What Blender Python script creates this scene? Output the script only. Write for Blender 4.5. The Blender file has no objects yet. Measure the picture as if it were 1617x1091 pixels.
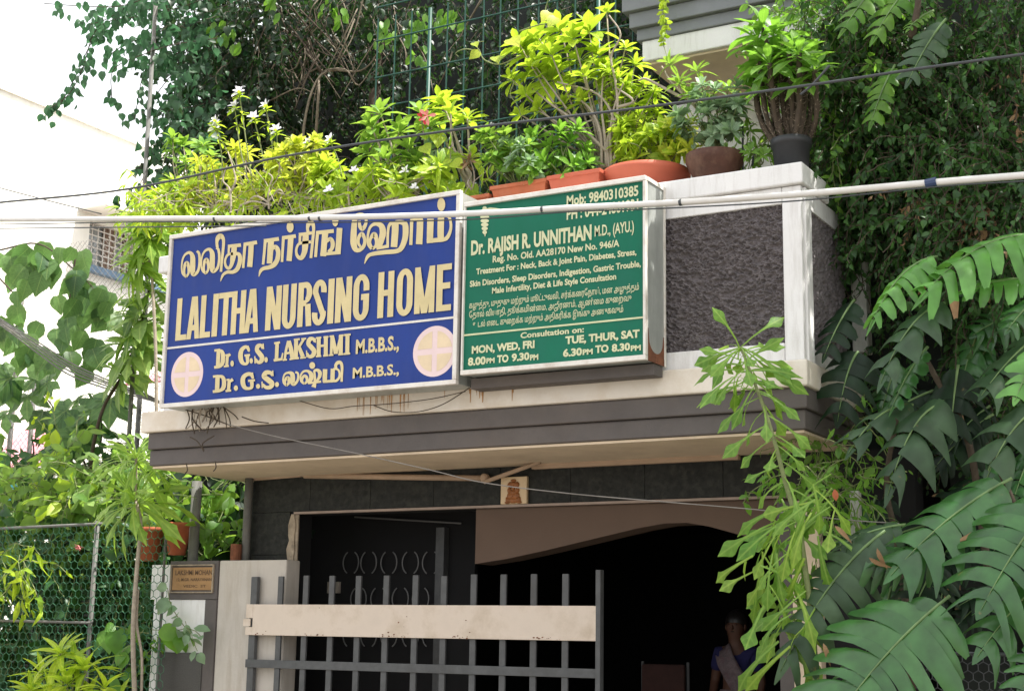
import bpy, math, random
import numpy as np
from mathutils import Vector, Matrix, noise

random.seed(7)
rnd = random.random
def ru(a, b): return a + (b - a) * random.random()
SC = bpy.context.scene
COL = SC.collection

# ------------------------------------------------------------------ camera
F, CX, CY = 2332.0, 808.5, 545.5            # focal length and centre in photograph pixels (1617 wide)
_a = np.array([-4132., -391., F]); _a /= np.linalg.norm(_a); _ax = -_a
_b = np.array([1361., -479., F]); _b -= _ax * (_b @ _ax); _b /= np.linalg.norm(_b)
_z = np.cross(_ax, _b); _z = -_z if _z[1] < 0 else _z
R = np.stack([_ax, _b, _z])
EYE = np.array([0., 0., 1.5])
cam_d = bpy.data.cameras.new('camera'); cam = bpy.data.objects.new('camera', cam_d); COL.objects.link(cam)
M = Matrix.Identity(4)
for i in range(3):
    M[i][0] = R[i, 0]; M[i][1] = R[i, 1]; M[i][2] = -R[i, 2]; M[i][3] = EYE[i]
cam.matrix_world = M
cam_d.sensor_width = 36; cam_d.lens = F * 36 / 1617; cam_d.clip_end = 600; cam_d.clip_start = 0.05
SC.camera = cam

# ------------------------------------------------------------------ light
SUN = Vector((0.40, 0.13, 0.90)).normalized()
w = bpy.data.worlds.new('World'); SC.world = w; w.use_nodes = True
nt = w.node_tree; bg = nt.nodes['Background']; sky = nt.nodes.new('ShaderNodeTexSky')
sky.sky_type = 'NISHITA'; sky.sun_disc = False
sky.sun_elevation = math.asin(SUN.z); sky.sun_rotation = math.atan2(SUN.x, SUN.y)
sky.air_density = 1.0; sky.dust_density = 9.0; sky.ozone_density = 0.6; sky.altitude = 0
hz_ = nt.nodes.new('ShaderNodeMix'); hz_.data_type = 'RGBA'; hz_.inputs[0].default_value = 0.62    # thin white cloud veil over the whole sky
nt.links.new(sky.outputs[0], hz_.inputs[6]); hz_.inputs[7].default_value = (10.2, 10.3, 10.3, 1)
nt.links.new(hz_.outputs[2], bg.inputs[0]); bg.inputs[1].default_value = 0.11
sl = bpy.data.lights.new('sun', 'SUN'); sl.energy = 5.0; sl.angle = math.radians(0.5); sl.color = (1.0, 0.965, 0.90)
so = bpy.data.objects.new('sun', sl); COL.objects.link(so); so.rotation_euler = SUN.to_track_quat('Z', 'Y').to_euler(); so.location = (4, 2, 20)
SC.view_settings.view_transform = 'Standard'; SC.view_settings.look = 'None'
SC.view_settings.gamma = 1.0; SC.view_settings.use_curve_mapping = False
SC.view_settings.exposure = 1.0
SC.render.engine = 'CYCLES'
SC.cycles.max_bounces = 6; SC.cycles.diffuse_bounces = 3; SC.cycles.glossy_bounces = 2
SC.cycles.transmission_bounces = 4; SC.cycles.transparent_max_bounces = 6
SC.cycles.use_denoising = True

# ------------------------------------------------------------------ points
def ray(x, y): return R @ np.array([x - CX, CY - y, F])
def PY(x, y, Y): r = ray(x, y); return Vector(EYE + r * (Y / r[1]))
def PX(x, y, v): r = ray(x, y); return Vector(EYE + r * (v / r[0]))
def PZ(x, y, z): r = ray(x, y); return Vector(EYE + r * ((z - 1.5) / r[2]))

# ------------------------------------------------------------------ materials
def mat(name, base=(.5, .5, .5), rough=.7, var=.12, scale=3., bump=.0, bscale=60., metal=0., spec=.4, dirt=None, dirt_amt=.5, dscale=2.5, streak=False, coat=0.):
    m = bpy.data.materials.new(name); m.use_nodes = True; n = m.node_tree.nodes; l = m.node_tree.links
    p = n['Principled BSDF']; p.inputs['Roughness'].default_value = rough; p.inputs['Metallic'].default_value = metal
    p.inputs['Specular IOR Level'].default_value = spec; p.inputs['Coat Weight'].default_value = coat
    tc = n.new('ShaderNodeTexCoord')
    nz = n.new('ShaderNodeTexNoise'); nz.inputs['Scale'].default_value = scale; nz.inputs['Detail'].default_value = 8; nz.inputs['Roughness'].default_value = .65
    l.new(tc.outputs['Object'], nz.inputs['Vector'])
    cr = n.new('ShaderNodeValToRGB'); e = cr.color_ramp.elements
    e[0].position = .3; e[1].position = .7
    e[0].color = (*[c * (1 - var) for c in base], 1); e[1].color = (*[min(1, c * (1 + var)) for c in base], 1)
    l.new(nz.outputs[0], cr.inputs[0]); out = cr.outputs[0]
    if dirt:
        mp = n.new('ShaderNodeMapping'); l.new(tc.outputs['Object'], mp.inputs[0])
        if streak: mp.inputs['Scale'].default_value = (5, 5, .7)
        d = n.new('ShaderNodeTexNoise'); d.inputs['Scale'].default_value = dscale; d.inputs['Detail'].default_value = 6; d.inputs['Roughness'].default_value = .7
        l.new(mp.outputs[0], d.inputs['Vector'])
        r2 = n.new('ShaderNodeMapRange'); r2.inputs[1].default_value = .48; r2.inputs[2].default_value = .72; r2.inputs[4].default_value = dirt_amt
        l.new(d.outputs[0], r2.inputs[0])
        mx = n.new('ShaderNodeMix'); mx.data_type = 'RGBA'; l.new(r2.outputs[0], mx.inputs[0]); l.new(out, mx.inputs[6]); mx.inputs[7].default_value = (*dirt, 1)
        out = mx.outputs[2]
    l.new(out, p.inputs['Base Color'])
    if bump:
        b = n.new('ShaderNodeTexNoise'); b.inputs['Scale'].default_value = bscale; b.inputs['Detail'].default_value = 5
        l.new(tc.outputs['Object'], b.inputs['Vector'])
        bn = n.new('ShaderNodeBump'); bn.inputs['Strength'].default_value = bump; bn.inputs['Distance'].default_value = .01
        l.new(b.outputs[0], bn.inputs['Height']); l.new(bn.outputs[0], p.inputs['Normal'])
    return m

def leafmat(name, c1, c2, trans=(.3, .5, .05), tw=.35, rough=.45, spec=.4, vein=True):
    m = bpy.data.materials.new(name); m.use_nodes = True; n = m.node_tree.nodes; l = m.node_tree.links
    p = n['Principled BSDF']; p.inputs['Roughness'].default_value = rough; p.inputs['Specular IOR Level'].default_value = spec
    g = n.new('ShaderNodeNewGeometry'); oi = n.new('ShaderNodeObjectInfo')
    ad = n.new('ShaderNodeMath'); ad.operation = 'ADD'; l.new(g.outputs['Random Per Island'], ad.inputs[0]); l.new(oi.outputs['Random'], ad.inputs[1])
    fr = n.new('ShaderNodeMath'); fr.operation = 'FRACT'; l.new(ad.outputs[0], fr.inputs[0])
    cr = n.new('ShaderNodeValToRGB'); e = cr.color_ramp.elements
    e[0].color = (*c1, 1); e[1].color = (*c2, 1); l.new(fr.outputs[0], cr.inputs[0])
    tc = n.new('ShaderNodeTexCoord'); nz = n.new('ShaderNodeTexNoise'); nz.inputs['Scale'].default_value = 9; nz.inputs['Detail'].default_value = 3
    l.new(tc.outputs['Object'], nz.inputs['Vector'])
    hs = n.new('ShaderNodeHueSaturation'); mr = n.new('ShaderNodeMapRange'); mr.inputs[1].default_value = .3; mr.inputs[2].default_value = .7; mr.inputs[3].default_value = .65; mr.inputs[4].default_value = 1.3
    l.new(nz.outputs[0], mr.inputs[0]); l.new(mr.outputs[0], hs.inputs['Value']); l.new(cr.outputs[0], hs.inputs['Color'])
    out = hs.outputs[0]
    def mth(op, a, b=None, c=None):
        q = n.new('ShaderNodeMath'); q.operation = op
        for i, x in enumerate((a, b, c)):
            if x is None: continue
            if isinstance(x, (int, float)): q.inputs[i].default_value = x
            else: l.new(x, q.inputs[i])
        return q.outputs[0]
    if vein:      # pale midrib and side veins, in the leaf's own coordinates
        sx = n.new('ShaderNodeSeparateXYZ'); l.new(tc.outputs['Object'], sx.inputs[0])
        ax_ = mth('ABSOLUTE', sx.outputs[0])
        mid = mth('LESS_THAN', ax_, .014)
        sv = mth('FRACT', mth('MULTIPLY', mth('SUBTRACT', sx.outputs[1], mth('MULTIPLY', ax_, .8)), 9.0)); sv = mth('MULTIPLY', mth('LESS_THAN', sv, .14), mth('LESS_THAN', ax_, .6))
        fac = mth('MINIMUM', mth('ADD', mth('MULTIPLY', mid, .5), mth('MULTIPLY', sv, .22)), .55)
        mv = n.new('ShaderNodeMix'); mv.data_type = 'RGBA'; l.new(fac, mv.inputs[0]); l.new(out, mv.inputs[6]); mv.inputs[7].default_value = (min(1, c2[0]*1.7+.08), min(1, c2[1]*1.4+.08), c2[2]*1.5+.03, 1); out = mv.outputs[2]
    nb = n.new('ShaderNodeTexNoise'); nb.inputs['Scale'].default_value = 5 if vein else 11; nb.inputs['Detail'].default_value = 5; nb.inputs['Roughness'].default_value = .7
    l.new(tc.outputs['Object'], nb.inputs['Vector'])
    rb = n.new('ShaderNodeMapRange'); rb.inputs[1].default_value = .66; rb.inputs[2].default_value = .72; rb.inputs[4].default_value = .7; l.new(nb.outputs[0], rb.inputs[0])
    mb_ = n.new('ShaderNodeMix'); mb_.data_type = 'RGBA'; l.new(rb.outputs[0], mb_.inputs[0]); l.new(out, mb_.inputs[6]); mb_.inputs[7].default_value = (.20, .14, .05, 1); out = mb_.outputs[2]
    l.new(out, p.inputs['Base Color'])
    t = n.new('ShaderNodeBsdfTranslucent'); t.inputs[0].default_value = (*trans, 1)
    mx = n.new('ShaderNodeMixShader'); mx.inputs[0].default_value = tw
    l.new(p.outputs[0], mx.inputs[1]); l.new(t.outputs[0], mx.inputs[2]); l.new(mx.outputs[0], n['Material Output'].inputs[0])
    return m

MT = dict(
    white=mat('white_paint', (.76, .75, .745), .6, .05, 2.5, .12, 90, dirt=(.36, .325, .28), dirt_amt=.38, dscale=3.5, streak=True),
    ledge=mat('ledge_paint', (.72, .66, .58), .65, .06, 2.5, .12, 90, dirt=(.48, .36, .22), dirt_amt=.55, dscale=1.6),  # tan noise carries the warm shade below the signs, with some stains
    grey=mat('grey_paint', (.108, .095, .090), .75, .12, 4, .15, 80, dirt=(.17, .13, .10), dirt_amt=.3, dscale=1.3),
    greyblue=mat('cornice_grey', (.19, .20, .215), .6, .1, 4, .15, 80),
    soffit=mat('soffit_cream', (.70, .57, .42), .8, .10, 2, .15, 50, dirt=(.36, .27, .18), dirt_amt=.3),
    pierw=mat('pier_plaster', (.50, .46, .41), .8, .08, 3, .15, 60, dirt=(.28, .22, .15), dirt_amt=.4, streak=True),
    rough=mat('rough_render', (.145, .128, .132), .9, .3, 18, .35, 120),
    granite=mat('black_granite', (.017, .018, .016), .5, .5, 22, .02, 100, spec=.18, dirt=(.06, .062, .05), dirt_amt=.5, dscale=16),
    granite2=mat('grey_granite', (.055, .052, .048), .35, .45, 120, .02, 100, spec=.4),
    trim=mat('pink_trim', (.32, .25, .21), .7, .15, 6, .05, 80),
    arch=mat('brown_arch_paint', (.115, .076, .055), .85, .08, 2, .08, 60),
    dark=mat('interior_dark', (.011, .011, .012), .9, .15, 2),  # near-black base puts the unlit gloom of the passage into the colour
    darkwall=mat('shade_black_wall', (.02, .024, .021), .95, .4, 1.2, .2, 30),  # near-black base stands in for the deep shade behind the plants
    tornedge=mat('raw_plaster_edge', (.33, .27, .2), .9, .3, 14, .6, 40, dirt=(.1, .08, .06), dirt_amt=.6, dscale=9),
    blue=mat('sign_blue', (.008, .036, .225), .42, .16, 1.2, .0, spec=.3, dirt=(.035, .055, .22), dirt_amt=.35, dscale=2, streak=True),
    green=mat('sign_green', (.001, .130, .074), .45, .16, 1.4, .0, spec=.25, dirt=(.012, .13, .09), dirt_amt=.4, dscale=2, streak=True),
    cream=mat('sign_lettering', (.62, .52, .28), .55, .10, 7),
    cream2=mat('sign_lettering_pale', (.60, .61, .38), .55, .10, 7),
    frame=mat('sign_frame', (.72, .69, .64), .45, .08, 5, .04, 60, dirt=(.3, .17, .08), dirt_amt=.45, dscale=6),
    tin=mat('sign_side_tin', (.42, .44, .42), .45, .15, 3, .03, 30, metal=.3, dirt=(.25, .26, .25), dirt_amt=.5, streak=True),
    rust=mat('rust', (.16, .06, .03), .9, .4, 14, .3, 60),
    pink=mat('roundel_pink', (.74, .58, .58), .5, .05, 6),
    yel=mat('roundel_yellow', (.70, .56, .38), .5, .1, 6),
    gate=mat('gate_grey_paint', (.082, .085, .087), .5, .2, 12, .1, 70, dirt=(.05, .045, .04), dirt_amt=.4),
    beam=mat('gate_board_cream', (.64, .545, .455), .6, .07, 3, .06, 50, dirt=(.34, .26, .17), dirt_amt=.6, dscale=3),
    terra=mat('terracotta', (.42, .115, .05), .75, .15, 8, .1, 80, dirt=(.5, .3, .2), dirt_amt=.25, dscale=5),
    redpot=mat('red_clay', (.47, .11, .06), .6, .08, 6, .05, 80),
    brownpot=mat('brown_clay', (.075, .03, .018), .7, .3, 7, .1, 60, dirt=(.25, .15, .1), dirt_amt=.4, dscale=6),
    blackpot=mat('black_plastic', (.035, .036, .04), .5, .2, 6),
    soil=mat('soil', (.05, .035, .025), .95, .4, 30, .6, 40),
    bark=mat('grey_bark', (.33, .28, .22), .85, .25, 20, .4, 50),
    twig=mat('brown_twig', (.17, .14, .10), .85, .3, 20, .4, 50),
    bark2=mat('dark_bark', (.065, .048, .033), .9, .3, 20, .4, 50),
    stem=mat('green_stem', (.17, .2, .08), .7, .25, 20),
    cable=mat('white_cable', (.66, .645, .62), .45, .08, 8, dirt=(.5, .45, .38), dirt_amt=.3),
    cabled=mat('dark_cable', (.05, .055, .06), .5, .1, 8),
    tape=mat('blue_tape', (.03, .05, .12), .4, .1, 8),
    pole=mat('galvanised_pole', (.13, .13, .12), .75, .25, 9, .1, 40, dirt=(.15, .11, .08), dirt_amt=.4),
    polew=mat('painted_pipe', (.42, .42, .38), .6, .2, 5, dirt=(.2, .18, .13), dirt_amt=.5, streak=True),
    batten=mat('conduit_cream', (.42, .30, .21), .7, .12, 6),
    net=mat('green_net', (.035, .13, .065), .5, .2, 4),
    trellis=mat('trellis_green', (.008, .06, .042), .5, .2, 5),
    wire=mat('rusty_wire', (.22, .2, .18), .6, .2, 6),
    lbw=mat('neighbour_cream_wall', (.90, .89, .82), .8, .04, 1, .05, 20, dirt=(.74, .68, .54), dirt_amt=.4, dscale=1, streak=True),
    lbwood=mat('shutter_brown', (.26, .17, .12), .6, .15, 9),
    glass=mat('window_glass', (.35, .38, .38), .1, .1, 3, spec=.8),
    pinksheet=mat('pink_sheet', (.62, .25, .30), .6, .2, 6, dirt=(.8, .6, .6), dirt_amt=.5, dscale=8),
    teal=mat('teal_sheet', (.03, .30, .34), .5, .2, 4),
    plaque=mat('brass_plaque', (.33, .19, .08), .45, .15, 8, .1, 50, metal=.35),
    plaqued=mat('engraving', (.11, .06, .03), .6, .1, 8),
    cream_tile=mat('ivory_tile', (.62, .47, .29), .4, .06, 6),
    relief=mat('brown_relief', (.27, .10, .03), .45, .25, 30),
    road=mat('asphalt', (.17, .155, .135), .95, .25, 8, .4, 60, dirt=(.30, .25, .19), dirt_amt=.5, dscale=1.5),
    pave=mat('concrete_apron', (.42, .36, .29), .9, .15, 3, .3, 40),
    earth=mat('garden_earth', (.14, .10, .07), .95, .3, 5, .5, 20),
    skin=mat('skin', (.09, .04, .024), .6, .08, 10),
    hair=mat('hair', (.012, .01, .009), .4, .3, 60),
    blouse=mat('blue_blouse', (.014, .014, .07), .9, .15, 20),
    sari=mat('sari_cloth', (.13, .10, .105), .85, .35, 26, dirt=(.12, .05, .06), dirt_amt=.7, dscale=18),
    pinkfl=mat('pink_petal', (.75, .28, .26), .6, .1, 10),
    redfl=mat('red_petal', (.5, .03, .04), .6, .1, 10),
    whitefl=mat('white_petal', (.82, .80, .84), .6, .05, 10),
    dead=mat('dry_leaf', (.22, .135, .065), .8, .3, 12),
    cushion=mat('rust_cushion', (.035, .014, .011), .9, .2, 20),
    switch=mat('switch_plate', (.38, .33, .28), .5, .05, 8),
    ring=mat('ring_iron', (.17, .17, .17), .45, .1, 8),
)
LM = dict(
    lime=leafmat('leaf_lime', (.16, .30, .02), (.36, .46, .03), (.55, .75, .05), .45),
    lime2=leafmat('leaf_star', (.14, .27, .03), (.25, .40, .06), (.45, .7, .08), .42),
    yellow=leafmat('leaf_yellow', (.26, .36, .03), (.46, .48, .06), (.75, .85, .08), .45),
    mid=leafmat('leaf_mid', (.07, .19, .02), (.15, .30, .04), (.3, .6, .06), .4),
    fresh=leafmat('leaf_fresh', (.08, .21, .025), (.17, .33, .055), (.38, .6, .07), .4),
    grey=leafmat('leaf_grey_green', (.16, .26, .15), (.26, .36, .22), (.3, .5, .2), .3),
    dark=leafmat('leaf_shaded', (.005, .018, .008), (.016, .045, .015), (.06, .15, .03), .2),  # blackish greens paint in the heavy shade of thicket and balcony gap
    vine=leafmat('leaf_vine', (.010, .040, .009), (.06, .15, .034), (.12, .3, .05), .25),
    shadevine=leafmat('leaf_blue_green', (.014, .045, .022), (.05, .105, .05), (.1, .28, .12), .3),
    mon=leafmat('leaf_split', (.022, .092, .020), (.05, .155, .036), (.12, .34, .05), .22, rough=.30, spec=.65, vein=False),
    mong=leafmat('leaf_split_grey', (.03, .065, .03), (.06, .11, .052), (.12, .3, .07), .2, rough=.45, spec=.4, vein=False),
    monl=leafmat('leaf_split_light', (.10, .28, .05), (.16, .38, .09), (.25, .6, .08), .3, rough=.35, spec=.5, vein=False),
    mond=leafmat('leaf_split_shaded', (.007, .02, .009), (.014, .036, .015), (.04, .12, .03), .15, rough=.5, spec=.3, vein=False),  # shaded copy of the split leaf, base lowered for those in shadow
    heart=leafmat('leaf_heart', (.02, .07, .026), (.13, .235, .065), (.2, .4, .1), .3),
    mix=leafmat('leaf_mixed', (.04, .12, .02), (.24, .36, .09), (.4, .65, .1), .38),
    shade=leafmat('leaf_shade', (.012, .05, .018), (.04, .12, .03), (.1, .25, .04), .25),  # darkened greens carry the shade inside the left garden
    rib=leafmat('leaf_rib', (.16, .26, .10), (.2, .3, .12), (.2, .4, .1), .2),
)

# ------------------------------------------------------------------ building blocks
def setp(o, label=None, cat=None, group=None, kind=None):
    if label: o['label'] = label
    if cat: o['category'] = cat
    if group: o['group'] = group
    if kind: o['kind'] = kind
    return o
def root(name, label, cat, loc, group=None):
    o = bpy.data.objects.new(name, None); o.location = loc; o.empty_display_size = .1; COL.objects.link(o)
    return setp(o, label, cat, group)
def rootmat(p):
    m = Matrix.Translation(p.location) if p.parent is None else Matrix.Identity(4)
    return m
class MB:
    def __init__(s): s.v = []; s.f = []
    def add(s, vs, fs):
        b = len(s.v); s.v += [tuple(p) for p in vs]; s.f += [tuple(i + b for i in q) for q in fs]; return s
    def box(s, x0, x1, y0, y1, z0, z1):
        return s.add([(x0,y0,z0),(x1,y0,z0),(x1,y1,z0),(x0,y1,z0),(x0,y0,z1),(x1,y0,z1),(x1,y1,z1),(x0,y1,z1)],
                     [(0,3,2,1),(4,5,6,7),(0,1,5,4),(1,2,6,5),(2,3,7,6),(3,0,4,7)])
    def tube(s, pts, r, n=8, cap=True):
        pts = [Vector(p) for p in pts]; k = len(pts); rs = r if isinstance(r, (list, tuple)) else [r] * k
        ref = Vector((.13, .21, 1)) if abs((pts[-1] - pts[0]).normalized().z) < .9 else Vector((1, .2, .1))
        vs = []; fs = []
        for i, p in enumerate(pts):
            d = (pts[min(i + 1, k - 1)] - pts[max(i - 1, 0)]).normalized()
            u = d.cross(ref).normalized(); v = d.cross(u)
            for j in range(n):
                a = 2 * math.pi * j / n; vs.append(p + (u * math.cos(a) + v * math.sin(a)) * rs[i])
        for i in range(k - 1):
            for j in range(n):
                fs.append((i*n+j, i*n+(j+1)%n, (i+1)*n+(j+1)%n, (i+1)*n+j))
        if cap: fs.append(tuple(range(n))[::-1]); fs.append(tuple((k-1)*n + j for j in range(n)))
        return s.add(vs, fs)
    def lathe(s, c, prof, n=28, ph=0):
        vs = []; fs = []; k = len(prof)
        for (r, z) in prof:
            for j in range(n):
                a = 2*math.pi*j/n + ph; vs.append((c[0] + r*math.cos(a), c[1] + r*math.sin(a), c[2] + z))
        for i in range(k-1):
            for j in range(n): fs.append((i*n+j, i*n+(j+1)%n, (i+1)*n+(j+1)%n, (i+1)*n+j))
        return s.add(vs, fs)
    def prism(s, poly, y0, y1):      # polygon in x,z extruded along y
        n = len(poly)
        return s.add([(x, y0, z) for x, z in poly] + [(x, y1, z) for x, z in poly],
                     [tuple(range(n)), tuple(range(2*n-1, n-1, -1))] + [(i, i+n, (i+1)%n+n, (i+1)%n) for i in range(n)])
    def mesh(s, name):
        m = bpy.data.meshes.new(name); m.from_pydata(s.v, [], s.f); m.update(); return m
    def build(s, name, m, parent=None, smooth=False, bevel=0, label=None, kind=None, cat=None, group=None):
        return objm(name, s.mesh(name), m, parent, smooth, bevel, label, kind, cat, group)
def objm(name, me, m, parent=None, smooth=False, bevel=0, label=None, kind=None, cat=None, group=None):
    if m is not None and not me.materials: me.materials.append(m)
    if smooth: me.shade_smooth()
    o = bpy.data.objects.new(name, me); COL.objects.link(o)
    if parent is not None:
        o.parent = parent; o.matrix_parent_inverse = rootinv(parent)
    if bevel:
        b = o.modifiers.new('bevel', 'BEVEL'); b.width = bevel; b.segments = 2; b.limit_method = 'ANGLE'
    return setp(o, label, cat, group, kind)
def rootinv(p):
    if p.parent is None: return Matrix.Translation(-p.location)
    return Matrix.Identity(4)
def catmull(pts, n=6):
    pts = [Vector(p) for p in pts]; out = []
    P = [pts[0] * 2 - pts[1]] + pts + [pts[-1] * 2 - pts[-2]]
    for i in range(1, len(P) - 2):
        for k in range(n):
            t = k / n; a, b, c, d = P[i-1], P[i], P[i+1], P[i+2]
            out.append(.5 * (2*b + (c-a)*t + (2*a-5*b+4*c-d)*t*t + (3*b-a-3*c+d)*t**3))
    out.append(pts[-1]); return out
# ------------------------------------------------------------------ leaves
def leaf_tpl(width, rows=5, fold=.18, bend=.35, stalk=.0, sw=.02):
    """leaf of unit length along +y, normal +z; width(t) = half width"""
    v = []; f = []
    ts = [i / rows for i in range(rows + 1)]
    for t in ts:
        y = t; z = -bend * t * t; hw = max(width(t), .004)
        v += [(-hw, y, z + fold * hw), (0, y, z), (hw, y, z + fold * hw)]
    for i in range(rows):
        a = i * 3
        f += [(a, a+1, a+4, a+3), (a+1, a+2, a+5, a+4)]
    return v, f
sn = math.sin
def _obov(t): return .19 * sn(math.pi * min(1, t) ** 1.7) + .02 * (1 - t)
def _heart(t): return .46 * (sn(math.pi * (t * .86 + .10)) ** .75) * (1 - t ** 3) + .02 if t < 1 else 0.01
def _trid(t):
    P = [(0, .014), (.4, .018), (.62, .030), (.72, .065), (.79, .135), (.84, .14), (.89, .10), (.94, .05), (1, .004)]
    for (a, x), (b, y) in zip(P, P[1:]):
        if t <= b: return x + (y - x) * (t - a) / (b - a)
    return .004
def trid_tpl(bend, fold=.25):
    v = []; f = []; ts = [0, .3, .5, .62, .72, .80, .84, .88, .93, 1]
    for t in ts:
        hw = _trid(t); v += [(-hw, t - (.0 if t == .83 else 0), -bend*t*t - fold*hw), (0, t, -bend*t*t), (hw, t, -bend*t*t - fold*hw)]
    for i in range(len(ts) - 1):
        a = i*3; f += [(a, a+1, a+4, a+3), (a+1, a+2, a+5, a+4)]
    return v, f
def palm_tpl(n=7, bend=.3):
    v = []; f = []
    for k in range(n):
        a = math.radians(-125 + 250 * k / (n - 1)); L = 1 - .25 * abs(a) / 2.2
        b = len(v)
        for t, hw in ((0, .03), (.35, .085), (.6, .13), (.8, .075), (1, .004)):
            hw *= 1.2
            c = Vector((math.sin(a) * t * L * .62, .3 + math.cos(a) * t * L * .62, -bend * t * t * .5)); s = Vector((math.cos(a), -math.sin(a), 0)) * hw
            v += [tuple(c - s + Vector((0, 0, .02))), tuple(c), tuple(c + s + Vector((0, 0, .02)))]
        for i in range(4):
            q = b + i*3; f += [(q, q+1, q+4, q+3), (q+1, q+2, q+5, q+4)]
    b = len(v); v += [(-.008, 0, 0), (.008, 0, 0), (.008, .32, 0.005), (-.008, .32, 0.005)]; f.append((b, b+1, b+2, b+3))
    return v, f
TP = dict(
    lance=leaf_tpl(lambda t: .15 * sn(math.pi * t) ** .8, 4, .3, .35),
    lance2=leaf_tpl(lambda t: .13 * sn(math.pi * t ** .85) ** .9, 5, .2, .7),
    oval=leaf_tpl(lambda t: .27 * sn(math.pi * t) ** .7, 4, .25, .2),
    obov=leaf_tpl(_obov, 5, .35, .25),
    obov2=leaf_tpl(_obov, 5, .25, .55),
    heart=leaf_tpl(_heart, 5, .2, .25),
    heart2=leaf_tpl(_heart, 5, .35, .5),
    strap=leaf_tpl(lambda t: .055 * sn(math.pi * (t*.9+.08)) ** .5, 6, .3, .5),
    trid=trid_tpl(.25), trid2=trid_tpl(.6), trid3=trid_tpl(.9),
    palmate=palm_tpl(7, .3), palmate5=palm_tpl(5, .5),
    tiny=([(-.22, .45, .05), (0, 0, 0), (.22, .45, .05), (0, 1, -.1), (0, .5, 0)], [(1, 4, 0), (1, 2, 4), (4, 3, 0), (4, 2, 3)]),
    tinyh=([(-.38, .25, .08), (0, 0, 0), (.38, .25, .08), (0, 1, -.15), (0, .4, 0)], [(1, 4, 0), (1, 2, 4), (4, 3, 0), (4, 2, 3)]),
)
def star_tpl(bend):
    P = [(0, .018), (.3, .028), (.55, .042), (.68, .058), (.76, .085), (.82, .125), (.86, .085), (.92, .04), (1, .004)]; v = []; f = []
    for t, hw in P: v += [(-hw, t, -bend*t*t*t - .2*hw), (0, t, -bend*t*t*t), (hw, t, -bend*t*t*t - .2*hw)]
    for i in range(len(P) - 1): a = i*3; f += [(a, a+1, a+4, a+3), (a+1, a+2, a+5, a+4)]
    return v, f
TP['star'] = star_tpl(.35); TP['star2'] = star_tpl(.7)
TPA = {k: (np.array(v), f) for k, (v, f) in TP.items()}
_tplmesh = {}
def tplmesh(t, m):
    k = (t, m.name)
    if k not in _tplmesh:
        me = bpy.data.meshes.new('leaf'); me.from_pydata(TP[t][0], [], TP[t][1]); me.materials.append(m); me.shade_smooth(); _tplmesh[k] = me
    return _tplmesh[k]
def frame(d, nrm):
    d = Vector(d).normalized(); s = d.cross(Vector(nrm))
    if s.length < 1e-4: s = d.cross(Vector((.3, .7, .2)))
    s.normalize(); n = s.cross(d)
    return d, s, n
class Leaves:
    def __init__(s): s.L = []
    def add(s, t, p, d, nrm, size, m=None):
        s.L.append((t, Vector(p), *frame(d, nrm), size, m))
    def joined(s, name, m, parent=None, kind='stuff', **kw):
        V = []; Fs = []; b = 0
        for t, p, d, sd, n, size, _ in s.L:
            tv, tf = TPA[t]; A = np.array([sd, d, n]) * size
            V.append(tv @ A + np.array(p)); Fs += [tuple(i + b for i in q) for q in tf]; b += len(tv)
        if not V: return None
        V = np.concatenate(V)
        me = bpy.data.meshes.new(name); me.from_pydata(V.tolist(), [], Fs); me.update()
        return objm(name, me, m, parent, True, kind=kind, **kw)
    def objects(s, parent, m, name='leaf'):
        if len(s.L) > 290:
            big = Leaves(); sm = Leaves(); o = sorted(s.L, key=lambda q: -q[5]); big.L = o[:290]; sm.L = o[290:]
            sm.joined('foliage', m, parent); s = big
        for t, p, d, sd, n, size, mm in s.L:
            o = bpy.data.objects.new(name, tplmesh(t, mm or m)); COL.objects.link(o); o.parent = parent
            W = Matrix(((sd.x*size, d.x*size, n.x*size, p.x), (sd.y*size, d.y*size, n.y*size, p.y), (sd.z*size, d.z*size, n.z*size, p.z), (0, 0, 0, 1)))
            o.matrix_parent_inverse = rootinv(parent); o.matrix_basis = W
def rvec():
    while True:
        v = Vector((ru(-1, 1), ru(-1, 1), ru(-1, 1)))
        if .1 < v.length < 1: return v.normalized()
def rosette(L, c, axis, n, size, t, spread=(20, 85), m=None, jit=.15):
    axis = Vector(axis).normalized(); u = axis.cross(Vector((.31, .95, .1))).normalized(); v = axis.cross(u)
    for k in range(n):
        a = k * 2.39996 + ru(-.2, .2); f = (k + .5) / n
        th = math.radians(spread[0] + (spread[1] - spread[0]) * f + ru(-8, 8))
        rad = u * math.cos(a) + v * math.sin(a)
        d = axis * math.cos(th) + rad * math.sin(th)
        nr = axis * math.sin(th) - rad * math.cos(th)
        tt = random.choice(t) if isinstance(t, (list, tuple)) else t
        L.add(tt, Vector(c) + axis * (-.04 * f * size * 4) , d, nr + rvec() * jit, size * (.72 + .4 * f) * ru(.85, 1.1), m)

# ------------------------------------------------------------------ ground and street
MB().box(-60, 60, -40, 90, -.3, 0).build('ground', MT['road'], kind='structure')
MB().box(-30, 8, 8.4, 9.6, .0, .13).build('pavement', MT['pave'], kind='structure', bevel=.02)

# ------------------------------------------------------------------ nursing home building
B = root('nursing_home', 'white and grey two storey house with a projecting balcony over a dark entrance', 'building', (-5.5, 10, 0))
WY = 10.0                                   # entrance wall plane
XL, XR = -8.62, -3.0
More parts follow.
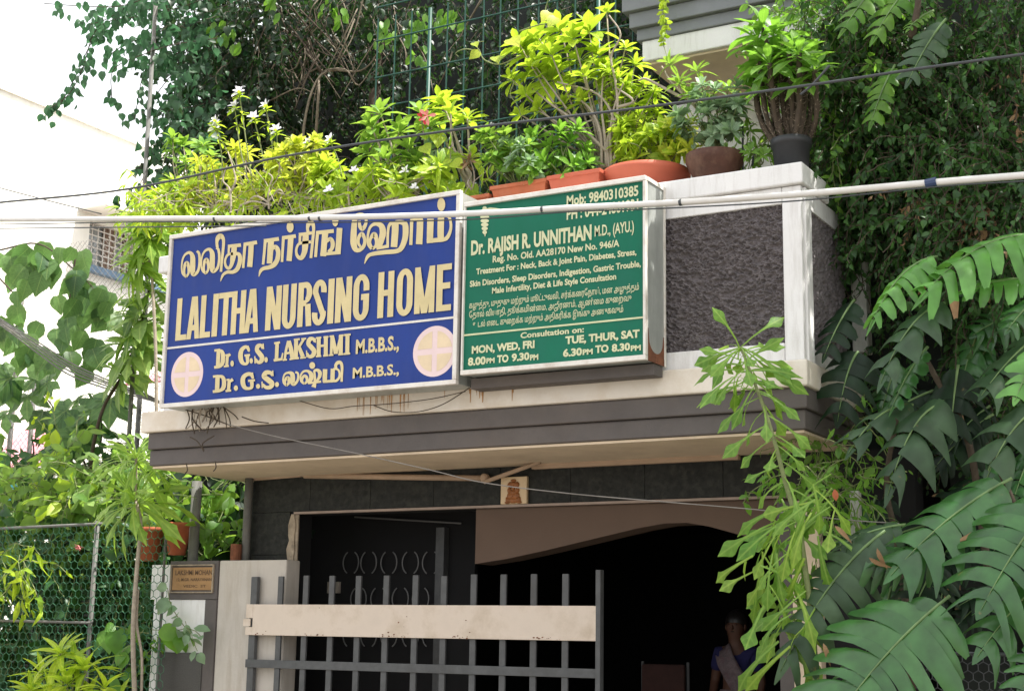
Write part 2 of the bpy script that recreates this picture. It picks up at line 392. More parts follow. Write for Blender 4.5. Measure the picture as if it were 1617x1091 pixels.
# balcony slab in layers (butted)
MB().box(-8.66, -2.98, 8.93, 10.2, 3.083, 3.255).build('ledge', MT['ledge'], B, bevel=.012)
MB().box(-8.60, -3.00, 8.965, 10.2, 2.945, 3.08).build('fascia_band', MT['grey'], B, bevel=.01)
MB().box(-8.60, -3.02, 8.995, 10.2, 2.815, 2.942).build('fascia_band', MT['grey'], B, bevel=.01)
MB().box(-8.58, -3.04, 9.02, 10.2, 2.795, 2.812).build('soffit', MT['soffit'], B)
# parapet
MB().box(-8.52, XR-.06, 9.04, 9.20, 3.258, 4.425).build('parapet_wall', MT['white'], B)
MB().box(-8.60, -2.99, 8.955, 9.52, 4.43, 4.575).build('parapet_cap', MT['white'], B, bevel=.012)
pxs = PY(1237, 440, 8.99).x
MB().box(pxs, -3.015, 8.99, 9.037, 3.258, 4.427).build('pilaster', MT['white'], B, bevel=.008)
zt = PY(1100, 340, 8.99).z; zb = PY(1100, 553, 8.99).z
MB().box(-4.3, pxs-.002, 8.99, 9.037, zt, 4.427).build('panel_border', MT['white'], B, bevel=.006)
MB().box(-4.3, pxs-.002, 8.99, 9.037, 3.258, zb).build('panel_border', MT['white'], B, bevel=.006)
# rough textured panel with real relief
def rough_panel(name, o, ux, uz, W, H, nrm, nx, nz, amp):
    v = []; f = []
    for j in range(nz + 1):
        for i in range(nx + 1):
            p = Vector(o) + Vector(ux) * (W * i / nx) + Vector(uz) * (H * j / nz)
            q = Vector((p.x * 1.0 + p.y, p.y, p.z * 1.45))
            h = noise.fractal(q * 17, .85, 2.2, 4) ; h = (1 - abs(h)) ** 2
            v.append(p + Vector(nrm) * amp * h)
    for j in range(nz):
        for i in range(nx):
            a = j * (nx + 1) + i; f.append((a, a + 1, a + nx + 2, a + nx + 1))
    b = MB(); b.add(v, f); return b
rough_panel('x', (-4.3, 9.035, zb - .0), (1, 0, 0), (0, 0, 1), pxs - .001 + 4.3, zt - zb, (0, -1, 0), 220, 190, .036).build('rough_panel', MT['rough'], B)
# return side of the parapet (faces right)
MB().box(XR-.058, XR, 9.04, 9.16, 3.258, 4.425).build('pilaster', MT['white'], B, bevel=.008)
MB().box(XR-.058, XR-.012, 9.162, 9.95, 3.258, 3.36).build('panel_border', MT['white'], B)
MB().box(XR-.058, XR-.012, 9.162, 9.95, 4.30, 4.425).build('panel_border', MT['white'], B)
rough_panel('x', (XR-.04, 9.162, 3.36), (0, 1, 0), (0, 0, 1), .79, .94, (1, 0, 0), 60, 70, .02).build('rough_panel', MT['rough'], B)
MB().box(-3.6, XR-.06, 9.2, 9.97, 3.258, 4.40).build('parapet_return', MT['white'], B)
MB().box(-8.5, -3.7, 9.25, 13.0, 3.26, 3.35).build('balcony_floor', MT['pave'], B)
# front wall round the entrance
zl = 2.478
xa = PY(400, 800, WY).x; xo = PY(466, 900, WY).x; xr = PY(1232, 950, WY).x
tw = .62; x = xa; k = 0
while x < -2.9:
    x2 = min(x + tw, -2.9)
    MB().box(x + .0015, x2 - .0015, WY - .012 + ru(-.001, .001), WY + .004, zl + .022, 2.792).build('granite_tile', MT['granite'], B, bevel=.002); x = x2
z = zl + .019
for dz in (.36, .30, .55, .6, .6):
    if z - dz < 0: dz = z - .005
    MB().box(xa + .0015, xo - .07, WY - .012, WY + .004, z - dz + .003, z).build('granite_tile', MT['granite'], B, bevel=.002); z -= dz
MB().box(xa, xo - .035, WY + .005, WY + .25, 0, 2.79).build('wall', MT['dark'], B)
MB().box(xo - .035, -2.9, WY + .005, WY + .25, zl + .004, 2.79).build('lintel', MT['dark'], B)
# broken plaster edge at the left jamb
v = MB(); zz = 0.0; pts = []
while zz < zl: pts.append((xo - .012 + ru(-.014, .012), zz)); zz += ru(.04, .11)
pts2 = [(xo - .068 + ru(-.02, .02), p[1]) for p in reversed(pts)]
v.prism(pts + [(xo - .02, zl)] + [(xo - .05, zl)] + pts2, WY - .022, WY - .013); v.build('jamb_edge', MT['tornedge'], B)
MB().box(xo - .02, xo + .02, WY - .01, WY + .004, 0, zl - .003).build('jamb', MT['tornedge'], B)
MB().box(xo - .02, -3.0, WY - .03, WY + .02, zl - .001, zl + .019).build('lintel_trim', MT['trim'], B, bevel=.003)
# brown arched beam inside the opening
ax = lambda px, py: (PY(px, py, WY + .03).x, PY(px, py, WY + .03).z)
bot = [ax(750, 890)] + [ax(*q) for q in ((800, 882), (860, 869), (910, 857), (960, 845), (1010, 833), (1050, 826), (1085, 825), (1120, 831), (1160, 842), (1210, 856), (1260, 872))]
top = [(PY(1262, 800, WY+.03).x, zl - .003), (ax(752, 806)[0], zl - .003)]
MB().prism(bot + top, WY + .03, WY + .30).build('arch_beam', MT['arch'], B)
# right jamb column
c0 = PY(1232, 1000, 9.95).x; c1 = PY(1256, 1000, 9.95).x; c2 = PY(1300, 1000, 9.95).x
MB().box(c0, c1 - .002, 9.93, 10.2, 0, 2.45).build('door_jamb', MT['grey'], B, bevel=.006)
MB().box(c1, c2, 9.90, 10.25, 0, 2.45).build('column', MT['soffit'], B, bevel=.01)
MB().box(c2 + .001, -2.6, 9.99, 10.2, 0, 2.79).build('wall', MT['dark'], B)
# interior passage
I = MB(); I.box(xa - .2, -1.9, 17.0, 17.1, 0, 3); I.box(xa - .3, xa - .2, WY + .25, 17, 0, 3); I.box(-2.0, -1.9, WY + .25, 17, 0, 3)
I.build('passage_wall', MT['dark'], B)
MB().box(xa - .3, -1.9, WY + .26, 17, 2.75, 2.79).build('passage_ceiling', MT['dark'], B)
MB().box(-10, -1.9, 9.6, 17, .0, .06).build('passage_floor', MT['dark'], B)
# inner door wall with ring grille
gy = 10.9
g0 = PY(470, 900, gy).x; g1 = PY(745, 900, gy).x
D = MB().box(g0, g1, gy + .05, gy + .10, .06, 2.74).build('inner_door', MT['dark'], B)
MB().box(PY(690, 900, gy).x, PY(703, 900, gy).x, gy - .03, gy + .05, .06, PY(690, 833, gy).z).build('door_post', MT['gate'], D)
MB().tube([PY(560, 816, gy), PY(728, 826, gy)], .008, 6).build('door_rail', MT['ring'], D)
for row, (yc, hh) in enumerate(((888, 20), (945, 20), (1003, 22), (1050, 20))):
    for kx, xc in enumerate((554, 582, 614, 648, 680) if row % 2 == 0 else (566, 598, 632, 664)):
        if row == 3: continue
        for sgn in (-1, 1):
            cpt = PY(xc, yc, gy); pts = []
            for q in range(9):
                a = math.radians(-62 + 124 * q / 8) ; pts.append(cpt + Vector((sgn * (.085 * math.cos(a)), 0, .105 * math.sin(a))))
            MB().tube(pts, .006, 5).build('ring_bar', MT['ring'], D)
sp = PY(523, 927, gy); MB().box(sp.x - .06, sp.x + .07, gy + .02, gy + .049, sp.z - .05, sp.z + .05).build('switch_plate', MT['switch'], B)

# upper storey with stepped cornice (over the balcony, at the top right)
CYy = 10.2
cl = PY(990, 40, CYy).x; cr = -2.6
zA = PY(1010, 98, CYy).z; zB = PY(1010, 66, CYy).z
MB().box(cl + .13, cr, CYy + .01, 11.6, zA, zB).build('cornice_fascia', MT['white'], B, bevel=.01)
zc = zB + .002
for s_, h in ((.09, .10), (.045, .13), (.0, .16), (-.045, .22)):
    MB().box(cl + s_, cr, CYy - .10 + s_, 11.6, zc, zc + h - .002).build('cornice_step', MT['greyblue'], B, bevel=.008); zc += h
MB().box(cl + .15, cr, CYy + .05, 11.6, zA - .02, zA - .002).build('cornice_soffit', MT['soffit'], B)
wx = PY(1062, 180, 11.2).x
MB().box(wx, cr, 11.2, 11.5, 3.35, zA - .021).build('upper_wall', MT['white'], B)
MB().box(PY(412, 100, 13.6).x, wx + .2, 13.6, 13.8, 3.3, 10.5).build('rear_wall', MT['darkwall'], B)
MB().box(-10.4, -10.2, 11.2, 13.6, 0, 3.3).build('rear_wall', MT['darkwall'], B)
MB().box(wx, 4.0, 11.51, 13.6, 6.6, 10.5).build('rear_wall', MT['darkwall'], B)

# ------------------------------------------------------------------ lettering tools
_fc = bpy.data.curves.new('lettering_source', 'FONT'); _fo = bpy.data.objects.new('lettering_source', _fc); COL.objects.link(_fo)
def text2d(body, bold=.02):
    _fc.body = body; _fc.offset = bold; _fc.resolution_u = 3
    bpy.context.view_layer.update(); dg = bpy.context.evaluated_depsgraph_get()
    me = bpy.data.meshes.new_from_object(_fo.evaluated_get(dg))
    v = [tuple(p.co) for p in me.vertices]; f = [tuple(p.vertices) for p in me.polygons]; bpy.data.meshes.remove(me)
    return v, f
def textfit(body, x0, x1, xr_, yt, yb, Y, m, parent, bold=.02, name='lettering'):
    v, f = text2d(body, bold)
    a = min(p[0] for p in v); b = max(p[0] for p in v)
    ym = (yt + yb) / 2
    X0 = PY(x0, ym, Y).x; X1 = PY(x1, ym, Y).x; zt_ = PY(xr_, yt, Y).z; zb_ = PY(xr_, yb, Y).z
    sx = (X1 - X0) / (b - a); sz = (zt_ - zb_) / .70
    out = [(X0 + (p[0] - a) * sx, Y, zb_ + p[1] * sz) for p in v]
    return MB().add(out, f).build(name, m, parent)
def strokes(S, org, sc, Y, m, parent, name='lettering', dots=()):
    b = MB()
    for k, st in enumerate(S):
        st = [(q[0], q[1], q[2]) for q in st]
        n = 7 if len(st) > 2 else 1
        P3 = catmull(st, n)
        ex = [];
        for i, p in enumerate(P3):
            d = (P3[min(i+1, len(P3)-1)] - P3[max(i-1, 0)]); d = Vector((d.x, d.y)).normalized(); nn = Vector((-d.y, d.x)) * p.z * .5
            for sg in (1, -1):
                q = PY(org[0] + (p.x + sg * nn.x) / sc, org[1] + (p.y + sg * nn.y) / sc, Y); ex.append((q.x, Y - k * .00012, q.z))
        b.add(ex, [(2*i, 2*i+1, 2*i+3, 2*i+2) for i in range(len(P3) - 1)])
    for k, (cx_, cy_, rx, ry) in enumerate(dots):
        e = []
        for i in range(20):
            a = 2*math.pi*i/20; q = PY(org[0] + (cx_ + rx*math.cos(a)) / sc, org[1] + (cy_ + ry*math.sin(a)) / sc, Y); e.append((q.x, Y - .003 - k*.0001, q.z))
        b.add(e, [tuple(range(20))])
    return b.build(name, m, parent)

# ------------------------------------------------------------------ blue sign
SY = 8.66
q0 = PY(728, 300, SY); q1 = PY(728, 606, SY); xl = PY(261, 500, SY).x; xrr = q0.x; ztop = q0.z; zbot = q1.z
SB = root('blue_sign', 'long blue clinic signboard with cream Tamil and English lettering and two round crosses', 'signboard', ((xl+xrr)/2, SY, zbot))
fr = .034
MB().box(xl+.01, xrr-.01, SY+.02, 8.92, zbot+.01, ztop-.01).build('sign_box', MT['tin'], SB)
MB().box(xl+fr, xrr-fr, SY+.010, SY+.018, zbot+fr, ztop-fr).build('sign_face', MT['blue'], SB)
MB().box(xl, xrr, SY-.012, SY+.03, zbot, zbot+fr).build('frame_rail', MT['frame'], SB, bevel=.004)
MB().box(xl, xrr, SY-.012, SY+.03, ztop-fr, ztop).build('frame_rail', MT['frame'], SB, bevel=.004)
MB().box(xl, xl+fr*.8, SY-.010, SY+.03, zbot+fr+.001, ztop-fr-.001).build('frame_rail', MT['frame'], SB, bevel=.004)
MB().box(xrr-fr, xrr, SY-.010, SY+.03, zbot+fr+.001, ztop-fr-.001).build('frame_rail', MT['frame'], SB, bevel=.004)
LY = SY + .006
A_ = [[(155,960,30),(95,900,34),(75,790,28),(92,650,30),(140,565,38),(215,535,54),(262,600,80),(266,720,90),(262,830,90),(275,905,76),(315,900,54),(356,850,46),(378,760,42),(385,640,44),(370,540,44),(335,510,40)],
      [(155,952,36),(192,890,40),(196,800,48),(172,715,62),(135,740,52),(120,820,40),(122,900,38),(150,955,30)]]
A2 = [[(x+338, y-57, w_) for x, y, w_ in s] for s in A_]
A3 = [[(690,445,50),(682,360,50),(700,285,80),(748,255,96),(792,300,58),(796,400,50),(782,550,46),(765,700,44),(752,865,42)],
      [(872,428,56),(1098,405,60)], [(892,420,40),(884,545,36)],
      [(985,400,85),(975,520,95),(960,620,90),(935,740,64),(890,805,54),(842,775,46),(822,700,40),(840,620,38),(885,565,44),(960,555,50)],
      [(1000,552,50),(1062,565,64),(1082,630,70),(1072,720,72),(1030,820,74),(960,868,62),(860,872,54),(795,912,46),(765,970,30),(745,1032,8)],
      [(1170,365,52),(1150,600,48),(1135,800,44)], [(1150,395,60),(1375,358,64)], [(1275,370,90),(1265,580,90),(1248,782,90)]]
strokes(A_ + A2 + A3, (280, 350), 10.907, LY, MT['cream'], SB)
Bs = [[(173,440,42),(160,600,40),(140,800,36)], [(153,462,54),(368,430,54)], [(255,450,88),(245,600,84),(232,785,78)],
      [(262,570,56),(322,548,62),(357,610,64),(347,720,66),(300,800,68),(230,838,58),(150,855,52),(105,892,42),(80,972,8)],
      [(433,400,42),(422,600,38),(412,762,36)], [(415,418,52),(612,390,52)], [(540,400,80),(530,560,78),(514,748,76)],
      [(655,372,48),(845,345,44)], [(672,380,38),(668,500,34)],
      [(755,360,84),(748,500,90),(735,620,76),(690,705,62),(637,680,46),(617,600,36),(645,515,36),(700,490,42),(828,474,42)],
      [(790,345,44),(780,275,44),(802,212,70),(850,208,60),(868,285,44),(855,450,40),(840,600,40),(828,707,40)],
      [(925,330,46),(910,500,42),(895,692,42)], [(905,345,54),(1158,318,54)], [(1035,335,90),(1020,500,84),(1005,680,84)],
      [(1050,470,44),(1110,432,54),(1142,490,60),(1130,570,54),(1080,620,46)], [(965,658,46),(1060,645,46),(1255,625,52)], [(1242,275,82),(1230,450,80),(1215,650,80)]]
strokes(Bs, (400, 330), 9.093, LY, MT['cream'], SB, dots=((532,262,50,80),(1180,170,45,85)))
Cs = [[(185,300,66),(172,420,80),(165,560,88),(166,670,90),(195,755,70),(255,760,55),(312,700,50),(322,610,44),(285,535,56),(240,580,46),(232,660,40),(262,720,36)],
      [(190,330,60),(215,270,50),(290,262,50),(340,320,40),(335,400,46),(292,462,60),(255,430,50),(245,350,40)],
      [(420,750,38),(372,680,36),(367,560,34),(402,440,38),(480,392,54),(560,425,80),(580,520,90),(552,640,82),(522,735,60)],
      [(432,748,40),(482,700,42),(490,620,52),(460,545,74),(412,590,44),(396,660,40),(430,745,38)],
      [(490,742,38),(662,706,50)], [(650,720,36),(650,560,36),(665,430,40),(710,370,54)], [(755,360,100),(755,500,96),(738,722,92)],
      [(760,372,60),(830,368,62),(892,395,80),(905,480,84),(895,600,80),(850,722,72),(780,778,62),(600,795,62),(425,822,54),(362,862,46),(320,958,8)],
      [(990,345,48),(985,500,46),(977,692,46)], [(970,345,44),(1150,325,44)], [(1110,335,92),(1105,500,92),(1095,682,92)],
      [(1258,320,94),(1252,480,92),(1248,662,90)], [(1205,643,52),(1300,628,62),(1440,615,62)], [(1408,240,92),(1402,450,92),(1402,625,90)],
      [(1440,270,44),(1520,300,40),(1547,400,38),(1536,500,44),(1490,592,54),(1425,622,54)]]
strokes(Cs, (540, 310), 8.983, LY, MT['cream'], SB, dots=((1412,120,56,95),))
Ds = [[(300,660,40),(242,600,40),(234,500,38),(270,412,42),(350,382,54),(420,410,90),(435,500,100),(430,600,94),(470,622,72),(530,562,52),(552,470,46),(540,392,44),(490,370,44)],
      [(300,658,44),(350,600,60),(352,520,74),(320,490,74),(275,540,54),(272,610,44),(300,656,40)],
      [(680,620,46),(612,560,42),(602,450,38),(660,362,46),(750,347,54),(820,405,90),(830,490,92),(800,560,84),(755,602,54)],
      [(680,618,46),(735,570,52),(735,490,62),(690,452,64),(645,490,54),(637,570,44),(680,616,40)],
      [(760,606,44),(900,590,44),(1040,570,48)], [(890,330,40),(905,450,50),(905,600,64),(880,692,104)],
      [(890,338,52),(960,328,64),(1010,375,84),(1010,450,74),(970,530,54),(900,590,40)],
      [(1125,308,96),(1120,450,96),(1117,582,92)], [(1080,575,52),(1200,565,58),(1340,555,58)], [(1290,298,90),(1285,430,90),(1280,562,90)],
      [(1300,302,44),(1390,312,44),(1432,382,44),(1425,480,48),(1370,550,54),(1310,562,50)], [(1355,292,62),(1352,225,62),(1392,172,74),(1450,167,72),(1482,235,62),(1485,350,54),(1480,450,52),(1478,575,50)]]
strokes(Ds, (430, 560), 13.475, LY, MT['cream'], SB, dots=((855,230,62,72),))
def serif(x0, y0, x1, y1, h=22): return [(x0, y0, h), (x1, y1, h)]
Es = [ [(107,222,42),(97,428,42)], serif(60,236,125,226,26), [(100,238,26),(140,244,38),(156,290,46),(150,370,46),(118,412,32),(58,422,30)],
       [(206,285,32),(196,412,32)], serif(165,412,222,405), serif(182,288,215,284), [(208,302,26),(236,274,32)],
       [(445,240,28),(430,204,36),(400,197,38),(362,232,46),(351,300,52),(366,362,46),(400,384,32),(427,368,32),(427,298,42)], serif(395,292,457,284,24), serif(436,182,446,250,14),
       [(600,215,24),(580,180,36),(546,186,46),(533,228,46),(560,266,52),(590,310,52),(580,354,46),(546,364,36),(514,326,24)], serif(602,158,608,220,14), serif(510,298,514,380,14),
       [(759,145,40),(750,345,40)], serif(725,156,790,145,24), serif(720,345,815,330,28), [(806,335,22),(822,262,14)],
       [(884,128,30),(858,230,28),(842,335,26)], [(888,128,42),(912,220,48),(930,325,46)], serif(855,267,915,258,24), serif(820,341,868,336,20), serif(896,333,955,324,20),
       [(970,112,44),(967,322,44)], serif(945,118,1010,109), serif(940,325,1002,319), [(1055,112,26),(992,212,28)], [(998,188,38),(1046,305,46)], serif(1028,109,1082,103,20), serif(1015,319,1078,312,20),
       [(1180,142,24),(1160,108,36),(1122,112,46),(1107,160,48),(1140,200,52),(1170,242,52),(1156,290,46),(1116,302,36),(1088,262,24)], serif(1182,98,1186,150,12), serif(1086,235,1090,312,12),
       [(1222,92,44),(1221,300,44)], [(1301,84,44),(1300,294,44)], serif(1225,187,1300,179,26), serif(1193,98,1250,92,20), serif(1275,88,1330,83,20), serif(1190,302,1250,296,20), serif(1272,295,1330,289,20),
       [(1368,78,30),(1360,285,28)], [(1372,78,42),(1414,272,46)], [(1470,70,30),(1416,272,26)], [(1469,68,46),(1466,280,46)], serif(1343,81,1392,76,20), serif(1450,71,1500,67,20), serif(1338,289,1386,284,20), serif(1440,281,1500,276,20),
       [(1543,58,44),(1540,272,44)], serif(1505,66,1578,58), serif(1503,275,1572,268),
       [(102,515,48),(95,690,48)], serif(50,526,112,518,26), [(100,522,28),(155,530,38),(173,580,46),(165,648,46),(122,682,32),(48,692,30)],
       [(232,565,36),(221,685,36)], serif(190,685,252,679,24), serif(200,563,235,559), [(234,582,28),(272,556,36)],
       [(495,545,28),(475,503,40),(432,500,42),(390,532,48),(382,590,52),(402,643,46),(445,658,32),(481,640,36),(481,578,42)], serif(440,573,517,565,24), serif(488,480,496,550,16),
       [(712,515,26),(690,484,40),(642,482,50),(617,522,52),(660,560,58),(705,600,56),(690,640,46),(640,645,38),(600,608,26)], serif(714,458,718,520,14), serif(596,580,598,652,14)]
strokes(Es, (330, 520), 7.03, LY, MT['cream'], SB, dots=((260,380,19,33),(472,350,19,30),(637,338,19,30),(302,652,23,30),(548,632,23,27),(758,612,22,28)))
textfit('M.B.B.S.,', 562, 630, 562, 537, 558, LY, MT['cream'], SB, .035)
textfit('M.B.B.S.,', 557, 630, 557, 581, 597, LY, MT['cream'], SB, .03)
# heavy condensed capitals
def caps():
    zt_ = PY(713, 416, LY).z; zb_ = PY(713, 490, LY).z; H = zt_ - zb_; b = MB(); kk = [0]
    def poly(pts): b.add([(x, LY - kk[0]*.00012, z) for x, z in pts], [tuple(range(len(pts)))]); kk[0] += 1
    def rib(pts, rx, rz):       # band of an ellipse given as outer/inner point pairs
        b.add([(p[0], LY - kk[0]*.00012, p[1]) for pr in pts for p in pr], [(2*i, 2*i+1, 2*i+3, 2*i+2) for i in range(len(pts)-1)]); kk[0] += 1
    cells = [('L',278.7,295.7,537),('A',296.2,316.2,533),('L',317,333.5,530),('I',336,344.5,527),('T',345,368,525),('H',366,388,522),('A',387.5,409.5,520),
             ('N',420.5,444.5,515),('U',446.5,468,512),('R',471,493,508),('S',494,516,505),('I',518.5,528,504),('N',530.5,556,502),('G',558.5,583.5,500),
             ('H',597.5,622.5,497),('O',627,652.5,495),('M',655.5,687,493),('E',690,713.5,490)]
    for ch, xa_, xb_, yb in cells:
        ym = yb - 35; a = PY(xa_, ym, LY).x; c = PY(xb_, ym, LY).x; W = c - a; s = .052 if ch not in 'IM' else (W if ch == 'I' else .048)
        X = lambda u: a + u; Z = lambda t: zb_ + H * t; h = .045
        def vb(x, z0=0, z1=1): poly([(X(x), Z(z0)), (X(x)+s, Z(z0)), (X(x)+s, Z(z1)), (X(x), Z(z1))])
        def hb(z, x0=0, x1=W): poly([(X(x0), zb_+z), (X(x1), zb_+z), (X(x1), zb_+z+h), (X(x0), zb_+z+h)])
        def dg(x0, x1, z0=0, z1=1, ws=s): poly([(X(x0), Z(z0)), (X(x0)+ws, Z(z0)), (X(x1)+ws, Z(z1)), (X(x1), Z(z1))])
        def arc(cx_, cz_, rx, rz, a0, a1, ws=s, wh=h, n=16):
            pts = []
            for i in range(n+1):
                t = math.radians(a0 + (a1-a0)*i/n); pts.append(((X(cx_)+rx*math.cos(t), zb_+cz_+rz*math.sin(t)), (X(cx_)+(rx-ws)*math.cos(t), zb_+cz_+(rz-wh)*math.sin(t))))
            rib(pts, 0, 0)
        if ch == 'I': vb(0)
        elif ch == 'L': vb(0); hb(0)
        elif ch == 'E': vb(0); hb(0); hb(H-h); hb(H*.47, 0, W*.92)
        elif ch == 'T': vb((W-s)/2); hb(H-h)
        elif ch == 'H': vb(0); vb(W-s); hb(H*.47)
        elif ch == 'A': dg(0, W/2-.03, ws=.046); dg(W-.046, W/2-.014, ws=.046); hb(H*.2, W*.2, W*.8)
        elif ch == 'N': vb(0); vb(W-s); dg(W-s-.006, .004)
        elif ch == 'M': vb(0); vb(W-s); dg(W/2-.026, .0, ws=.046); dg(W/2-.02, W-.046, ws=.046)
        elif ch == 'U': vb(0, .25); vb(W-s, .25); arc(W/2, .25*H, W/2, .25*H+.004, 180, 360)
        elif ch == 'O': vb(0, .27, .73); vb(W-s, .27, .73); arc(W/2, .27*H, W/2, .27*H+.004, 180, 360); arc(W/2, .73*H, W/2, .27*H+.004, 0, 180)
        elif ch == 'G': vb(0, .27, .73); arc(W/2, .27*H, W/2, .27*H+.004, 180, 360); arc(W/2, .73*H, W/2, .27*H+.004, 0, 180); vb(W-s, .27, .52); vb(W-s, .64, .73); hb(H*.44, W*.5, W)
        elif ch == 'R': vb(0); hb(H-h, 0, W*.6); hb(H*.46, 0, W*.6); arc(W-.062, H*.76, .062, H*.24, -90, 90); dg(W-s+.004, W-s-.012, 0, .5)
        elif ch == 'S': arc(W/2, .75*H, W/2, .25*H+.004, -10, 190); arc(W/2, .25*H, W/2, .25*H+.004, 170, 370); dg(W-s, .0, .22, .74, ws=s)
    b.build('lettering', MT['cream'], SB)
caps()
zd = (PY(262, 549, LY).z + PY(722, 502, LY).z) / 2
MB().box(xl+fr, xrr-fr-.002, LY-.001, SY+.009, zd-.008, zd+.008).build('divider_line', MT['frame'], SB)
def disc(cx_, cz_, rx, rz, y, m, name, parent, n=40, y2=None):
    p = [(cx_ + rx*math.cos(2*math.pi*i/n), cz_ + rz*math.sin(2*math.pi*i/n)) for i in range(n)]
    return MB().prism(p, y, y2 or y + .002).build(name, m, parent)
for cxp, cyp, xa_, xb_, ya_, yb_ in ((295, 591, 270, 320, 555.5, 626), (686, 554.5, 652, 720.5, 515, 595)):
    c = PY(cxp, cyp, LY); rx = (PY(xb_, cyp, LY).x - PY(xa_, cyp, LY).x) / 2; rz = (PY(cxp, ya_, LY).z - PY(cxp, yb_, LY).z) / 2
    dd = disc(c.x, c.z, rx, rz, LY + .002, MT['pink'], 'roundel', SB)
    for sx in (-1, 1):
        for sz in (-1, 1):
            t = [(c.x + sx*.12*rx, c.z + sz*.12*rz)] + [(c.x + sx*rx*.80*max(math.cos(a), .15), c.z + sz*rz*.80*max(math.sin(a), .15)) for a in [math.radians(8 + 74*i/8) for i in range(9)]]
            if sx*sz < 0: t = t[::-1]
            MB().prism(t, LY + .0005, LY + .0015).build('cross_quarter', MT['yel'], dd)

# ------------------------------------------------------------------ green sign
GY = 8.64
q0 = PY(1020, 277, GY); q1 = PY(1020, 568, GY); gl = PY(731, 450, GY).x; gr_ = q0.x; gt = q0.z; gb = q1.z
GS = root('green_sign', 'green doctor signboard with consultation hours in a rusting white metal box', 'signboard', ((gl+gr_)/2, GY, gb))
MB().box(gl+.01, gr_-.004, GY+.02, 8.95, gb+.01, gt-.006).build('sign_box', MT['tin'], GS)
MB().box(gl+.012, gr_-.002, GY+.012, GY+.018, gb+fr, gt-fr).build('sign_face', MT['green'], GS)
MB().box(gl, gr_, GY-.012, GY+.03, gb, gb+fr).build('frame_rail', MT['frame'], GS, bevel=.004)
MB().box(gl, gr_, GY-.012, GY+.03, gt-fr, gt).build('frame_rail', MT['frame'], GS, bevel=.004)
MB().box(gr_-fr*.6, gr_, GY-.010, GY+.03, gb+fr+.001, gt-fr-.001).build('frame_rail', MT['frame'], GS, bevel=.004)
MB().box(gl, gl+.012, GY-.010, GY+.03, gb+fr+.001, gt-fr-.001).build('frame_rail', MT['frame'], GS, bevel=.004)
MB().box(gr_-.003, gr_+.004, 8.925, 8.955, gb, gt).build('side_rail', MT['frame'], GS, bevel=.002)
MB().box(gr_-.003, gr_+.004, GY+.032, 8.923, gt-.03, gt).build('side_rail', MT['frame'], GS, bevel=.002)
MB().box(gr_-.003, gr_+.004, GY+.032, 8.923, gb, gb+.05).build('side_rail', MT['rust'], GS, bevel=.002)
def yz(poly, x0, x1): return MB().add([(x0, y, z) for y, z in poly] + [(x1, y, z) for y, z in poly], [tuple(range(len(poly))), tuple(range(2*len(poly)-1, len(poly)-1, -1))] + [(i, i+len(poly), (i+1) % len(poly)+len(poly), (i+1) % len(poly)) for i in range(len(poly))])
y0_, y1_ = GY+.032, 8.923; yc_ = (y0_+y1_)/2
pl = [(y0_, gb+.05), (y1_, gb+.05), (y1_, gb+.20)] + [(yc_ + (y1_-yc_-.012)*math.cos(a), gb+.15 - .085*math.sin(a)) for a in [math.radians(180*i/12) for i in range(13)]] + [(y0_, gb+.22)]
yz(pl, gr_-.0035, gr_+.0015).build('rust_patch', MT['rust'], GS)
MB().box(gl-.0, gr_-.01, GY+.14, GY+.28, gb-.075, gb-.002).build('sign_bracket', MT['grey'], GS)
gy_ = GY + .008; K = MT['cream2']
T = lambda *a, **k: textfit(*a, gy_, K, GS, **k)
T('Mob: 9840310385', 895, 1008, 1008, 293, 308.5, bold=.03)
T('PH : 044-24861931', 895, 1008, 1008, 314, 331, bold=.03)
T('Dr. RAJISH R. UNNITHAN', 744, 934, 744, 381, 402.5, bold=.04)
T('M.D., (AYU.)', 939, 1001, 939, 357, 373.5, bold=.02)
T('Reg. No. Old. AA28170 New No. 946/A', 778, 978, 778, 404.5, 414.5, bold=.03)
T('Treatment For : Neck, Back & Joint Pain, Diabetes, Stress,', 752, 1005, 752, 424.5, 433.5, bold=.03)
T('Skin Disorders, Sleep Disorders, Indigestion, Gastric Trouble,', 742, 1012, 742, 444, 453, bold=.03)
T('Male Infertility, Diet & Life Style Consultation', 777, 973, 777, 454.5, 463.5, bold=.03)
T('கழுத்து, முதுகு மற்றும் மூட்டுவலி, சர்க்கைரேநாய், மன அழுத்தம்', 741, 1009, 741, 478, 487, bold=.01)
T('ேதால் வியாதி, தூக்கமின்ைம, அஜீரணம், ஆண்ைம குைறவு', 741, 997, 741, 493, 502, bold=.01)
T('உடல் எைட குைறக்க மற்றும் அதிகரிக்க இங்கு அணுகவும்', 747, 984, 747, 508, 517, bold=.01)
T('Consultation on:', 822, 922, 822, 525.5, 534, bold=.03)
T('MON, WED, FRI', 745, 844, 745, 547, 558, bold=.045)
T('TUE, THUR, SAT', 893, 1010, 1010, 520.5, 532, bold=.045)
for s_, a_, b_, xr_, yt, yb in (('8.00', 739, 767, 739, 565.5, 577), ('PM', 768, 781, 768, 565.8, 573.5), ('TO', 785, 803, 785, 561.5, 572.5), ('9.30', 808, 836, 808, 559, 570), ('PM', 837, 850, 850, 559.2, 567.5),
                           ('6.30', 889, 919, 889, 552, 563), ('PM', 920, 936, 920, 552, 560), ('TO', 940, 961, 940, 546, 557), ('8.30', 966, 995, 966, 544, 555), ('PM', 996, 1012, 1012, 544.5, 552.5)):
    T(s_, a_, b_, xr_, yt, yb, bold=.045)
zd = (PY(733, 529.5, gy_).z + PY(1016, 501, gy_).z) / 2
